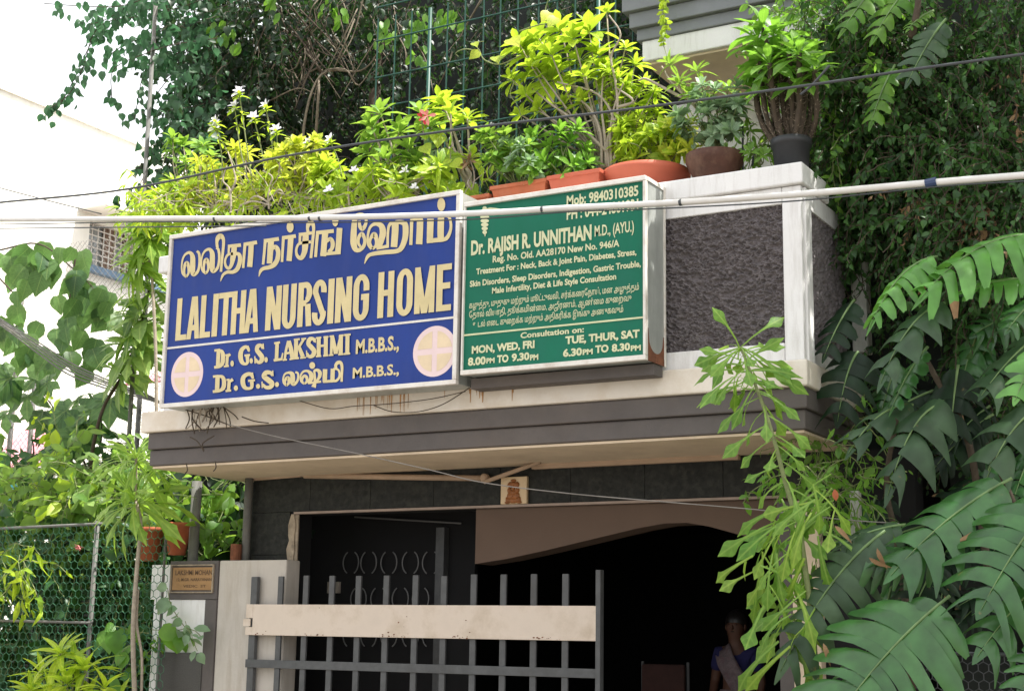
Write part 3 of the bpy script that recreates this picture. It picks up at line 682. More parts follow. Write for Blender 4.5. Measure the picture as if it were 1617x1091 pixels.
MB().box(gl+.012, gr_-fr*.6-.001, gy_-.001, GY+.011, zd-.006, zd+.006).build('divider_line', K, GS)
# winged staff emblem
s_ = []
cxs = 765.5
def P2(x, y): p = PY(x, y, gy_); return (p.x, p.z)
em = MB()
def pol(pts, k): em.add([(p[0], gy_ - k*.0002, p[1]) for p in [P2(*q) for q in pts]], [tuple(range(len(pts)))])
pol([(764.3, 334), (767.5, 333.5), (766.8, 372), (765.8, 374), (765, 372)], 0)
for k, (yy, ww) in enumerate(((343, 7.2), (349, 6.8), (355, 6.0), (361, 5.0), (367, 3.6))):
    pol([(cxs + ww*math.cos(a), yy + 3.1*math.sin(a)) for a in [2*math.pi*i/14 for i in range(14)]], 1+k)
pol([(cxs + 3.6*math.cos(a), 330 + 4.0*math.sin(a)) for a in [2*math.pi*i/14 for i in range(14)]], 7)
pol([(764, 337), (757, 341), (751, 342), (748, 339), (754, 334), (761, 331.5)], 8)
pol([(767, 330), (774, 328), (784, 329), (791, 330.5), (787, 333), (777, 335), (768, 337)], 9)
em.build('winged_staff', K, GS)
# ------------------------------------------------------------------ gate pier with brass plaque
PYy = 9.78
px = lambda x, y=950, Y=PYy: PY(x, y, Y).x
pz = lambda y, x=400, Y=PYy: PY(x, y, Y).z
p0, p1, p2, p3 = px(262, 900), px(325, 950), px(346, 900), px(452, 900)
ptop = pz(884, 400)
PR = root('gate_pier', 'whitewashed gate pier with a dark L shaped band beside the barred gate', 'pier', (p2, PYy, 0))
MB().box(p2 + .001, p3, PYy, 9.965, 0, ptop).build('plaster_face', MT['pierw'], PR, bevel=.012)
zt2 = pz(935, 310); zb2 = pz(946, 300)
MB().box(p1 + .001, p2 - .001, PYy - .012, 9.965, 0, zb2 - .002).build('grey_band', MT['grey'], PR, bevel=.006)
MB().box(px(270, 900), p2 - .001, PYy - .012, 9.965, zb2, ptop).build('grey_band', MT['grey'], PR, bevel=.006)
MB().box(px(240, 1000), p1, PYy + .004, 9.96, 0, zb2 - .002).build('plaster_face', MT['white'], PR)
MB().box(px(240, 900), px(269, 900), PYy + .002, 9.96, zb2, ptop - .03).build('plaster_face', MT['white'], PR)
MB().box(px(250, 1050), px(321, 1050), PYy - .022, PYy + .003, 0, pz(1030, 300)).build('granite_panel', MT['granite2'], PR, bevel=.004)
PQ = root('name_plaque', 'small brass name plaque with engraved lettering on the grey band of the pier', 'plaque', (px(306, 913), PYy, pz(937, 306)))
a0, a1 = px(272.5, 913), px(340, 913); b0, b1 = pz(936, 306), pz(891, 306)
MB().box(a0 + .02, a1 - .02, PYy - .022, PYy - .013, b0 + .025, b1 - .025).build('plate', MT['plaque'], PQ)
for bx in ((a0, a1, b0, b0 + .012), (a0, a1, b1 - .012, b1), (a0, a0 + .012, b0 + .013, b1 - .013), (a1 - .012, a1, b0 + .013, b1 - .013)):
    MB().box(bx[0], bx[1], PYy - .032, PYy - .013, bx[2], bx[3]).build('frame_rail', MT['tornedge'], PQ, bevel=.002)
pl_ = lambda b, a_, c_, yt, yb: textfit(b, a_, c_, a_, yt, yb, PYy - .0235, MT['plaqued'], PQ, bold=.02)
pl_('LAKSHMI MOHAN', 277, 335, 900, 907.5); pl_('12, M.GR. NARAYANAN', 279, 334, 912.5, 917); pl_('VEDIC  ST', 289, 325, 923, 927)
PS = root('pipe_stub', 'short rusty pipe stub standing on top of the gate pier', 'pipe', (px(363, 870), 9.85, ptop))
MB().tube([(px(363, 870), 9.86, ptop - .02), (px(363, 870), 9.86, pz(858, 363))], .048, 14).build('tube', MT['rust'], PS, smooth=False)
for i, (x_, Yb, r_, lab) in enumerate(((312, 9.95, .045, 'weathered grey post rising behind the terracotta pot to the balcony'), (394, 9.93, .036, 'weathered grey post against the edge of the black granite wall'))):
    t = PY(x_, 750, Yb); o = MB().tube([(t.x, Yb, 2.0 if i else 0), (t.x, Yb, 2.794)], r_, 12).build('support_post', MT['pole'], smooth=True)
    setp(o, lab, 'post')

# ------------------------------------------------------------------ gate
GTY = 9.72
gx = lambda x: PY(x, 930, GTY).x
xs = [402, 443, 483, 524, 566, 610, 656, 701, 748, 795, 843, 893]
gtop = PY(670, 908, GTY).z
GT = root('entrance_gate', 'grey barred steel gate with a scuffed cream board across it', 'gate', (gx(670), GTY, .05))
for i, x_ in enumerate(xs):
    X_ = gx(x_); w_ = .026 if i else .036
    MB().box(X_ - w_, X_ + (w_ if i else .03), GTY - .006, GTY + .006 + (.03 if not i else .01), .06, gtop + ru(-.006, .006)).build('bar', MT['gate'], GT, bevel=.004)
Xe = gx(947); MB().box(Xe - .02, Xe + .02, GTY - .03, GTY + .03, .05, gtop + .03).build('end_post', MT['gate'], GT, bevel=.005)
bz1 = PY(670, 955, GTY).z; bz0 = PY(670, 1007, GTY).z
gb_ = MB(); X0, X1, Yb = gx(394), gx(944), GTY - .03
zn0, zn1 = bz0 + .26*(bz1-bz0), bz0 + .55*(bz1-bz0)
gb_.box(X0 + .072, X1, Yb, Yb + .022, bz0, bz1); gb_.build('board', MT['beam'], GT, bevel=.003)
MB().box(X0, X0 + .071, Yb, Yb + .022, bz0, zn0).build('board', MT['beam'], GT, bevel=.003)
MB().box(X0, X0 + .071, Yb, Yb + .022, zn1, bz1).build('board', MT['beam'], GT, bevel=.003)
MB().box(X0 - .03, X0 + .045, Yb + .004, Yb + .016, zn0 + .006, zn1 - .006).build('latch', MT['beam'], GT, bevel=.002)
rz1 = PY(670, 1048, GTY).z
MB().box(gx(395), Xe - .021, GTY - .018, GTY - .007, rz1 - .066, rz1).build('rail', MT['gate'], GT, bevel=.003)
MB().box(gx(395), Xe - .021, GTY - .018, GTY - .007, .25, .31).build('rail', MT['gate'], GT, bevel=.003)
ch = MB()      # paint chips: small proud flakes of rust along the board's lower edge
for k in range(48):
    X_ = random.choice((gx(500), gx(620), gx(640), gx(730), gx(860), gx(420))) + random.gauss(0, .07); X_ = min(max(X_, X0 + .1), X1 - .02); Z_ = bz0 + abs(random.gauss(0, .012)) + .004 if k < 38 else ru(bz0, bz1)
    Z_ = min(Z_, bz1 - .01)
    r_ = ru(.002, .008); n_ = 6; ph = ru(0, 6)
    ch.add([(X_ + r_*1.5*ru(.6, 1.2)*math.cos(ph + 6.283*i/n_), Yb - .0008, Z_ + r_*ru(.5, 1)*math.sin(ph + 6.283*i/n_)) for i in range(n_)], [tuple(range(n_))])
ch.build('chipped_paint', MT['rust'], GT, kind='stuff')

# ------------------------------------------------------------------ relief tile, conduits, tube light, wires
tl = (PY(790, 776, WY-.05).x, PY(831, 776, WY-.05).x)
RT = root('relief_tile', 'ivory wall tile with a brown seated figure in relief above the doorway', 'plaque', ((tl[0]+tl[1])/2, WY-.03, zl+.02))
z0_, z1_ = zl + .021, PY(810, 752.5, WY-.05).z
MB().box(tl[0], tl[1], WY-.045, WY-.013, z0_, z1_).build('tile', MT['cream_tile'], RT, bevel=.004)
cx_ = (tl[0]+tl[1])/2; hz = z1_ - z0_
rb = MB()
def blob(x, z, rx, rz, d=.018):
    n = 10; vs = []; fs = []
    for i in range(5):
        a = math.pi/2*i/4
        for j in range(n): t = 2*math.pi*j/n; vs.append((cx_ + x + rx*math.cos(a)*math.cos(t), WY - .046 - d*math.sin(a), z0_ + z + rz*math.cos(a)*math.sin(t)))
    for i in range(4):
        for j in range(n): fs.append((i*n+j, i*n+(j+1)%n, (i+1)*n+(j+1)%n, (i+1)*n+j))
    rb.add(vs, fs)
for q in ((0,.86,.03,.035),(0,.74,.05,.05),(-.035,.70,.03,.075),(.035,.70,.03,.075),(0,.62,.02,.09),(-.045,.5,.022,.07),(.045,.5,.022,.07),(0,.42,.045,.06),(-.03,.3,.04,.03),(.03,.3,.04,.03),(-.05,.14,.035,.022),(.05,.14,.035,.022),(0,.13,.06,.025),(-.07,.2,.012,.04),(.07,.2,.012,.04),(-.065,.06,.03,.012),(.065,.06,.03,.012),(.0,.24,.035,.04)):
    blob(q[0]*.8, q[1]*hz, q[2]*.85, q[3]*hz*1.6 if q[3] > .03 else q[3])
rb.build('figure', MT['relief'], RT, smooth=True)

CD = root('wall_conduit', 'cream conduit running under the balcony to a round junction cap', 'conduit', PY(590, 754, WY-.05))
a = PY(401, 756, 9.96); b = PY(475, 750, 9.96); c = PY(481, 751, 9.96); d = PY(760, 755, 9.96)
MB().tube([a, b], .018, 8).build('pipe', MT['batten'], CD, smooth=True)
MB().tube([c, d], .024, 8).build('pipe', MT['batten'], CD, smooth=True)
jc = PY(766, 755, 9.95); MB().lathe((0, 0, 0), [(0, -.02), (.03, -.018), (.038, 0), (.03, .03), (0, .032)], 16)
j = MB(); j.tube([jc + Vector((0, .02, 0)), jc + Vector((0, -.02, 0)), jc + Vector((0, -.035, 0))], [.036, .036, .02], 16); j.build('junction_cap', MT['batten'], CD)
MB().tube([PY(765, 761, 9.90), PY(853, 729, 9.82)], .017, 8).build('pipe', MT['batten'], CD, smooth=True)
TL = root('tube_light_batten', 'long cream light batten fixed beneath the balcony soffit', 'lamp', PY(1000, 728, 9.93))
a = PY(842, 736, 9.95); b = PY(1168, 718, 9.95)
t_ = MB().box(a.x, b.x, 9.92, 9.97, a.z - .025, a.z + .02).build('batten', MT['batten'], TL, bevel=.004)
MB().tube([(a.x + .1, 9.945, a.z + .03), (b.x - .3, 9.945, a.z + .035)], .006, 6).build('wire', MT['cabled'], TL)

def cable(name, pts, r, m, label, n=10, cat='cable', **kw):
    P = catmull(pts, n); o = MB().tube(P, r, 8).build(name, m, smooth=True); setp(o, label, cat, **kw); return o
CYc = 8.15
WC = root('overhead_conduit', 'thick white overhead cable crossing in front of both signboards', 'cable', PY(800, 333, CYc))
wpts = [PY(x, y, CYc) for x, y in ((-120, 347), (0, 347), (240, 345.5), (480, 344.5), (730, 338), (900, 328.5), (1050, 321), (1260, 307), (1480, 288), (1617, 277), (1800, 262))]
MB().tube(catmull(wpts, 10), .0205, 10).build('sheath', MT['cable'], WC, smooth=True)
low = [p + Vector((0, -.01, -.036 - .008*math.sin(i*2.1))) for i, p in enumerate(wpts)]
MB().tube(catmull(low, 10), .0045, 6).build('support_wire', MT['cabled'], WC, smooth=True)
for x_, y_ in ((340, 346), (490, 345), (506, 345), (857, 331), (1075, 320)):
    p = PY(x_, y_, CYc); MB().tube([p + Vector((-.009, 0, 0)), p + Vector((.009, 0, .001))], .0225, 8).build('tie', MT['cabled'], WC)
p = PY(1470, 289, CYc); MB().tube([p + Vector((-.03, 0, -.002)), p + Vector((.032, 0, .004))], .027, 10).build('tape_wrap', MT['tape'], WC)
cable('overhead_wire', [PY(x, y, 7.9) for x, y in ((-100, 334), (0, 320), (200, 299), (450, 247), (700, 208), (1000, 172), (1283, 134), (1450, 109), (1617, 86), (1750, 66))], .0085, MT['cabled'], 'thin dark overhead wire rising to the right across the roof plants')
cable('overhead_wire', [PY(x, y, 7.95) for x, y in ((1264, 150), (1283, 134), (1310, 104))], .007, MT['cabled'], 'short dark wire tail knotted on the overhead wire by the black pot')
cable('overhead_wire', [PY(x, y, 8.0) for x, y in ((-80, 361), (0, 361), (200, 359), (420, 357))], .005, MT['cabled'], 'thin wire just below the white cable at the left edge')
cable('overhead_wire', [PY(x, y, 10.5) for x, y in ((-60, 280), (0, 297), (80, 318), (160, 338))], .006, MT['cabled'], 'thin wire sagging toward the neighbour window')
cable('hanging_wire', [PY(x, y, 8.8) for x, y in ((360, 670), (440, 690), (560, 715), (680, 742), (765, 762), (900, 779), (1060, 793), (1200, 805), (1330, 820), (1420, 826))], .0038, MT['wire'], 'pale wire strung across the entrance below the balcony')
for k, off in enumerate((0, 5, 9, 14, 20)):
    cable('service_cable', [PY(x, y, 11.0 + .1*k) for x, y in ((-60, 460 + off*.9), (0, 503 + off*.5), (60, 540 + off*.9), (110, 572 + off), (170, 600 + off*.7), (230, 622 + off*.4), (262, 640))], .008, MT['pole'],
          ('topmost', 'second', 'middle', 'fourth', 'lowest')[k] + ' grey cable of the five sagging together at the left edge', group='cables sagging in a bundle at the left edge')
# dry tangle of roots and wires under the blue sign
TG = root('dry_tangle', 'dry twig tangle hanging below the left end of the blue sign', 'twigs', PY(330, 655, 8.9))
for k in range(26):
    x0 = random.gauss(325, 16); y0 = ru(636, 642); x1 = x0 + random.gauss(-4, 14); y1 = y0 + ru(15, 48)
    pts = [PY(x0, y0, 8.86), PY((x0+x1)/2 + ru(-8, 8), (y0+y1)/2 + ru(-4, 4), 8.85), PY(x1, y1, 8.88 if y1 < 680 else 8.9)]
    MB().tube(catmull(pts, 4), ru(.002, .006), 5).build('twig', MT['bark2'] if k % 3 else MT['bark'], TG)
for pts in ([(272, 641), (320, 655), (364, 672)], [(296, 648), (299, 662), (293, 677)], [(352, 640), (362, 660), (364, 674)], [(382, 658), (402, 665), (424, 668)], [(294, 731), (296, 742), (292, 748)], [(340, 728), (341, 738), (337, 744)], [(300, 690), (312, 697), (322, 712), (320, 700), (338, 688)]):
    MB().tube(catmull([PY(x, y, 8.86) for x, y in pts], 4), .005, 5).build('twig', MT['bark2'], TG)
for pts, lab in (([(470, 632), (520, 645), (560, 641), (610, 638), (680, 630), (735, 618)], 'thin brown wire drooping below the middle of the blue sign'),
                 ([(590, 640), (620, 650), (660, 650), (700, 638), (745, 610)], 'thin brown wire looping down from the gap between the signs')):
    cable('loose_wire', [PY(x, y, 8.87) for x, y in pts], .0035, MT['bark2'], lab, n=5)
# rust runs down the ledge: thin stains
rs = MB()
for k in range(34):
    x_ = ru(560, 645) if k < 22 else (ru(740, 762) if k < 30 else ru(650, 860)); y0 = 900
    p = PY(x_, 640, 8.9295); L = ru(.05, .16); w_ = ru(.002, .006) if k < 22 else ru(.003, .012)
    rs.add([(p.x - w_, 8.9285 - k*.00002, 3.25), (p.x + w_, 8.9285 - k*.00002, 3.25), (p.x + w_*.3, 8.9285 - k*.00002, 3.25 - L), (p.x - w_*.3, 8.9285 - k*.00002, 3.25 - L)], [(0, 1, 2, 3)])
rs.build('rust_runs', mat('rust_run', (.42, .22, .09), .8, .3, 9), B, kind='stuff')

# ------------------------------------------------------------------ person and chair in the dark passage
PYp = 12.1
hd = PY(1163, 988, PYp)
PE = root('person', 'woman in a dark blue blouse and patterned sari standing in the dark doorway', 'person', (hd.x, PYp, .06))
def skin(name, verts, edges, radii, m, parent, sub=2, rootv=0):
    me = bpy.data.meshes.new(name); me.from_pydata(verts, edges, []); me.materials.append(m)
    o = bpy.data.objects.new(name, me); COL.objects.link(o); o.parent = parent; o.matrix_parent_inverse = rootinv(parent)
    sk = o.modifiers.new('skin', 'SKIN'); sk.use_smooth_shade = True
    if not me.skin_vertices: me.attributes.new  # the layer is made with the modifier
    for v, r in zip(me.skin_vertices[0].data, radii): v.radius = r if isinstance(r, tuple) else (r, r)
    me.skin_vertices[0].data[rootv].use_root = True
    s = o.modifiers.new('sub', 'SUBSURF'); s.levels = sub; s.render_levels = sub
    return o
hx, hy = hd.x, PYp; hz_ = 1.55
V = [(hx, hy, .98), (hx, hy, 1.12), (hx, hy - .01, 1.28), (hx, hy, 1.40), (hx, hy - .005, 1.46), (hx, hy - .02, 1.53), (hx, hy - .025, 1.60), (hx, hy - .02, 1.66),
     (hx - .15, hy, 1.385), (hx - .21, hy + .02, 1.14), (hx - .17, hy - .17, .96), (hx - .13, hy - .24, .95),
     (hx + .15, hy, 1.385), (hx + .21, hy + .03, 1.14), (hx + .20, hy - .08, .93), (hx + .19, hy - .13, .87),
     (hx - .09, hy, .93), (hx - .10, hy - .01, .52), (hx - .10, hy + .02, .12), (hx - .10, hy - .12, .09),
     (hx + .09, hy, .93), (hx + .10, hy - .01, .52), (hx + .10, hy + .02, .12), (hx + .10, hy - .12, .09)]
Eg = [(0,1),(1,2),(2,3),(3,4),(4,5),(5,6),(6,7),(3,8),(8,9),(9,10),(10,11),(3,12),(12,13),(13,14),(14,15),(0,16),(16,17),(17,18),(18,19),(0,20),(20,21),(21,22),(22,23)]
Rd = [(.15,.11),(.125,.09),(.14,.10),(.10,.075),.05,.072,.09,.07,.058,.042,.03,.026,.058,.042,.03,.026,.09,.062,.042,.035,.09,.062,.042,.035]
skin('body', V, Eg, Rd, MT['skin'], PE)
for sgn, wr in ((-1, V[11]), (1, V[15])):            # hands: five separate fingers each
    wv = Vector(wr); dn = Vector((0, -.9, -.3)).normalized() if sgn < 0 else Vector((0, -.3, -.95)).normalized()
    hv = [wv, wv + dn*.045, wv + dn*.085]; he = [(0, 1), (1, 2)]; hr = [.022, (.034, .018), (.032, .014)]
    for k, (o_, L) in enumerate(((-.027, .06), (-.009, .075), (.009, .07), (.027, .055))):
        b_ = len(hv); c_ = wv + dn*.088 + Vector((o_, 0, 0)); hv += [c_, c_ + dn*L*.5 + Vector((0, 0, -.004)), c_ + dn*L*.95 + Vector((0, .012, -.014))]
        he += [(2, b_), (b_, b_+1), (b_+1, b_+2)]; hr += [.009, .0085, .007]
    b_ = len(hv); hv += [wv + dn*.03 + Vector((-sgn*.036, 0, 0)), wv + dn*.07 + Vector((-sgn*.055, 0, -.01))]; he += [(1, b_), (b_, b_+1)]; hr += [.011, .009]
    skin('hand', [tuple(q) for q in hv], he, hr, MT['skin'], PE, 1)
skin('blouse', [(hx, hy, 1.14), (hx, hy, 1.28), (hx, hy, 1.385), (hx-.15, hy, 1.385), (hx-.195, hy+.01, 1.22), (hx+.15, hy, 1.385), (hx+.195, hy+.015, 1.22)],
     [(0,1),(1,2),(2,3),(3,4),(2,5),(5,6)], [(.145,.105),(.155,.115),(.115,.088),.072,.058,.072,.058], MT['blouse'], PE)
sk_ = MB(); pr = [(.24, .08), (.23, .4), (.21, .75), (.19, .95), (.165, 1.03), (.15, 1.08)]
vs = []; n_ = 40
for r_, z_ in pr:
    for jx in range(n_):
        a = 2*math.pi*jx/n_; rr = r_*(1 + .05*math.sin(a*9)*(1.1 - z_)); vs.append((hx + rr*math.cos(a), hy + rr*.75*math.sin(a), z_))
sk_.add(vs, [(i*n_+jx, i*n_+(jx+1) % n_, (i+1)*n_+(jx+1) % n_, (i+1)*n_+jx) for i in range(len(pr)-1) for jx in range(n_)]); sk_.build('skirt', MT['sari'], PE, smooth=True)
dr = MB(); L_ = []
for i in range(13):
    t = i/12; cx0 = hx + .13 - .235*t; cz0 = 1.03 + .385*t; y_ = hy - .118 - .035*math.sin(math.pi*t) + .06*max(0, t-.8)*5*.9
    for k in range(7): u = k/6 - .5; L_.append((cx0 + u*.13, y_ + .010*math.sin(k*2.2), cz0 + u*.11))
dr.add(L_, [(i*7+k, i*7+k+1, (i+1)*7+k+1, (i+1)*7+k) for i in range(12) for k in range(6)])
o = dr.build('sari_drape', MT['sari'], PE, smooth=True); sm = o.modifiers.new('s', 'SOLIDIFY'); sm.thickness = .006
def ell(name, c, r, m, parent, n=16):
    b = MB(); vs = []; fs = []
    for i in range(n//2+1):
        a = math.pi*i/(n//2)
        for jx in range(n): t = 2*math.pi*jx/n; vs.append((c[0]+r[0]*math.sin(a)*math.cos(t), c[1]+r[1]*math.sin(a)*math.sin(t), c[2]+r[2]*math.cos(a)))
    for i in range(n//2):
        for jx in range(n): fs.append((i*n+jx, i*n+(jx+1)%n, (i+1)*n+(jx+1)%n, (i+1)*n+jx))
    return b.add(vs, fs).build(name, m, parent, smooth=True)
H_ = ell('hair', (hx, hy + .022, 1.64), (.102, .112, .112), MT['hair'], PE)
ell('hair_bun', (hx + .01, hy + .12, 1.60), (.05, .045, .05), MT['hair'], H_)
ell('nose', (hx, hy - .105, 1.595), (.013, .018, .022), MT['skin'], PE, 10)
for s_ in (-1, 1):
    ell('eye', (hx + s_*.032, hy - .088, 1.618), (.010, .006, .005), MT['hair'], PE, 10); ell('ear', (hx + s_*.085, hy - .015, 1.60), (.012, .022, .03), MT['skin'], PE, 10)
ell('mouth', (hx, hy - .098, 1.56), (.020, .007, .004), MT['hair'], PE, 10)
ch_ = PY(1032, 1060, 11.6)
CHR = root('chair', 'dark red cushioned metal chair just visible inside the doorway', 'chair', (ch_.x, 11.6, .06))
MB().box(ch_.x - .2, ch_.x + .2, 11.78, 11.83, .95, 1.28).build('backrest', MT['cushion'], CHR, bevel=.02)
MB().box(ch_.x - .22, ch_.x + .22, 11.35, 11.79, .46, .52).build('seat', MT['cushion'], CHR, bevel=.02)
for sx in (-.21, .21):
    MB().tube([(ch_.x + sx, 11.84, .06), (ch_.x + sx, 11.84, 1.3)], .013, 8).build('leg', MT['gate'], CHR); MB().tube([(ch_.x + sx, 11.37, .06), (ch_.x + sx, 11.37, .46)], .013, 8).build('leg', MT['ring'], CHR)

# ------------------------------------------------------------------ neighbour building, left
NX = -16.0
NB = root('neighbour_building', 'pale sunlit cream building with a shuttered grille window behind the left fence', 'building', (NX, 20, 0))
nztop = PX(120, 190, NX).z
wy0, wy1 = PX(140, 380, NX).y, PX(214, 380, NX).y; wz1, wz0 = PX(140, 348, NX).z, PX(140, 416, NX).z
W = lambda y0, y1, z0, z1: MB().box(NX - .3, NX, y0, y1, z0, z1).build('wall', MT['lbw'], NB)
W(9, wy0, 0, nztop); W(wy1, 40, 0, nztop); W(wy0, wy1, 0, wz0); W(wy0, wy1, wz1, nztop)
MB().box(-30, NX - .31, 9, 40, 0, nztop - .3).build('wall', MT['lbw'], NB)
MB().box(NX - .35, NX + .04, 9, 40, nztop, nztop + .10).build('coping', MT['lbw'], NB)
MB().box(NX, NX + .55, wy0 - .25, wy1 + .25, wz1 + .10, wz1 + .2).build('window_shade', MT['lbw'], NB, bevel=.02)
MB().box(NX + .001, NX + .12, wy0 - .1, wy1 + 1.2, wz0 - .14, wz0 - .04).build('sill_pipe', mat('blue_sill', (.12, .2, .3), .5), NB)
WN = MB().box(NX - .2, NX - .17, wy0, wy1, wz0, wz1).build('window', MT['glass'], NB)
MB().box(NX - .165, NX - .1, wy0 + .42, wy0 + .62, wz0, wz1).build('shutter', MT['lbwood'], WN); MB().box(NX - .165, NX - .1, wy1 - .14, wy1, wz0, wz1).build('shutter', MT['lbwood'], WN)
gm = MB()
for k in range(9): y_ = wy0 + (wy1-wy0)*k/8; gm.box(NX - .07, NX - .055, y_ - .008, y_ + .008, wz0, wz1)
for k in range(8): z_ = wz0 + (wz1-wz0)*k/7; gm.box(NX - .054, NX - .045, wy0, wy1, z_ - .008, z_ + .008)
gm.build('grille', MT['frame'], WN)
# pink and teal sheets beyond the fence
a = PY(-40, 745, 13.5); b = PY(76, 685, 13.5)
o = MB().add([(a.x - 1, 13.5, a.z), (b.x, 13.5, a.z + .05), (b.x, 14.3, b.z + .25), (a.x - 1, 14.3, b.z + .25)], [(0, 1, 2, 3)]).build('pink_awning', MT['pinksheet']); o.modifiers.new('s', 'SOLIDIFY').thickness = .03; setp(o, 'faded pink awning at the far left beyond the fence', 'awning')
a = PY(-30, 772, 13.6); b = PY(32, 748, 13.6)
o = MB().box(a.x - 1, b.x, 13.6, 13.66, a.z - .5, b.z).build('teal_board', MT['teal']); setp(o, 'teal board below the faded pink awning', 'board')
a = PY(196, 606, 14.5); b = PY(256, 580, 14.5)
o = MB().add([(a.x, 14.5, a.z), (b.x + .3, 14.5, a.z), (b.x + .3, 15.2, b.z + .1), (a.x, 15.2, b.z + .1)], [(0, 1, 2, 3)]).build('pink_awning', MT['pinksheet']); o.modifiers.new('s', 'SOLIDIFY').thickness = .03; setp(o, 'small pink tiled awning seen left of the blue sign', 'awning')

# ------------------------------------------------------------------ fences
def hexnet(name, x0, x1, z0, z1, Y, s, r, m, parent, skew=0):
    b = MB(); w_ = s*math.sqrt(3); nx = int((x1-x0)/w_) + 1; nz = int((z1-z0)/(1.5*s)) + 1
    def seg(a, c):
        d = Vector((c[0]-a[0], 0, c[1]-a[1])); L = d.length; d /= L; n = Vector((-d.z, 0, d.x))*r
        ya = Y + .02*math.sin(a[0]*5) * math.sin(a[1]*4); yc = Y + .02*math.sin(c[0]*5)*math.sin(c[1]*4)
        A = Vector((a[0], ya, a[1])); C_ = Vector((c[0], yc, c[1])); o_ = Vector((0, -r, 0))
        b.add([A+n, A+o_, A-n, C_+n, C_+o_, C_-n], [(0,1,4,3),(1,2,5,4),(2,0,3,5)])
    for j_ in range(nz):
        for i in range(nx):
            cx = x0 + w_*(i + .5*(j_ % 2)); cz = z0 + 1.5*s*j_
            p = [(cx, cz+s), (cx+w_/2, cz+s/2), (cx+w_/2, cz-s/2), (cx, cz-s)]
            seg(p[0], p[1]); seg(p[1], p[2]); seg(p[2], p[3])
    return b.build(name, m, parent, kind='stuff')
FY = 9.62
f0 = PY(-60, 950, FY).x; f1 = PY(262, 950, FY).x; ftop = PY(100, 832, FY).z
FE = root('net_fence', 'green hexagonal wire net fence with a metal top rail beside the gate pier', 'fence', ((f0+f1)/2, FY, 0))
hexnet('wire_net', f0, f1, .1, ftop - .02, FY, .042, .0034, MT['net'], FE)
for x_ in (148, -50, 258):
    t = PY(x_, 900, FY + .03); MB().tube([(t.x, FY + .035, 0), (t.x, FY + .035, ftop + .05)], .022 if x_ != 258 else .012, 10).build('post', MT['pole'], FE, smooth=True)
MB().tube([(f0, FY + .01, ftop), (PY(165, 826, FY).x, FY + .01, ftop + .02)], .014, 10).build('top_rail', MT['pole'], FE, smooth=True)
a = PY(-60, 978, FY - .03); b = PY(146, 983, FY - .03); MB().tube([a, b], .012, 8).build('middle_rail', MT['pole'], FE, smooth=True)
CF = root('chain_link_fence', 'tall rusty chain link fence on thin poles overgrown by heart leaved vine', 'fence', (-14, 12.6, 0))
def chain(x0, x1, z0, z1, Y, s, r, m, parent):
    b = MB(); W_ = x1-x0; H_ = z1-z0; n = int((W_+H_)/s)
    for k in range(n):
        o_ = k*s
        for sg in (0, 1):
            xa_, za_ = x0 + max(0, o_-H_), z0 + min(o_, H_); xb_, zb_ = x0 + min(o_, W_), z0 + max(0, o_-W_)
            if sg: xa_, xb_ = x1 - (xa_-x0), x1 - (xb_-x0)
            A = Vector((xa_, Y + .01*sg, za_)); C_ = Vector((xb_, Y + .01*sg, zb_)); d = (C_-A).normalized(); nn = Vector((-d.z, 0, d.x))*r; o2 = Vector((0, -r, 0))
            b.add([A+nn, A+o2, A-nn, C_+nn, C_+o2, C_-nn], [(0,1,4,3),(1,2,5,4),(2,0,3,5)])
    return b.build('wire_mesh', m, parent, kind='stuff')
c_ = [PY(x, 600, 12.6).x for x in (-80, 262)]
chain(c_[0], c_[1], 2.6, PY(40, 395, 12.6).z, 12.6, .085, .0028, MT['wire'], CF)
for x_, yt, r_ in ((40, 398, .032), (56, 590, .03), (242, 300, .03)):
    t = PY(x_, yt, 12.62); MB().tube([(t.x, 12.62, 0), (t.x, 12.62, t.z)], r_, 8).build('pole', MT['pole'], CF, smooth=True)
t = PY(250, 20, 10.6); o = MB().tube([(t.x, 10.6, 0), (PY(250, -60, 10.6).x, 10.6, PY(250, -60, 10.6).z)], .022, 8).build('tall_pole', MT['pole'], smooth=True); setp(o, 'tall thin grey pole rising behind the left end of the blue sign', 'pole')
# side wall of the garden behind the fence
t0 = PY(-80, 900, 11.2).x
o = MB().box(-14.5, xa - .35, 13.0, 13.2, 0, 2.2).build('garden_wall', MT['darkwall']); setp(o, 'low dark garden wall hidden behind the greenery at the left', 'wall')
MB().box(-16, -6, 9.6, 13, -.01, .05).build('garden_bed', MT['earth'], kind='structure')

# green trellis behind the roof plants
TRY = 10.6
TR = root('trellis', 'dark green welded wire trellis standing behind the roof plants', 'trellis', (PY(800, 150, TRY).x, TRY, 3.36))
zT = PY(900, -40, TRY).z
for x_ in (592, 620, 646, 705, 731, 761, 788, 817, 848, 878, 908, 972, 1000):
    X_ = PY(x_, 150, TRY).x; MB().tube([(X_, TRY, 3.36), (X_ + ru(-.01, .01), TRY, zT)], .0075, 6).build('wire', MT['trellis'], TR)
for x_ in (673, 942):
    X_ = PY(x_, 150, TRY).x; MB().tube([(X_, TRY + .03, 3.36), (X_, TRY + .03, zT)], .019, 8).build('post', MT['trellis'], TR, smooth=True)
x0t, x1t = PY(592, 150, TRY).x, PY(1000, 150, TRY).x
for y_ in (253, 196, 139, 90, 30, -25):
    z_ = PY(760, y_, TRY).z; MB().tube([(x0t, TRY - .012, z_), (x1t, TRY - .012, z_ + ru(-.01, .01))], .0075, 6).build('wire', MT['trellis'], TR)
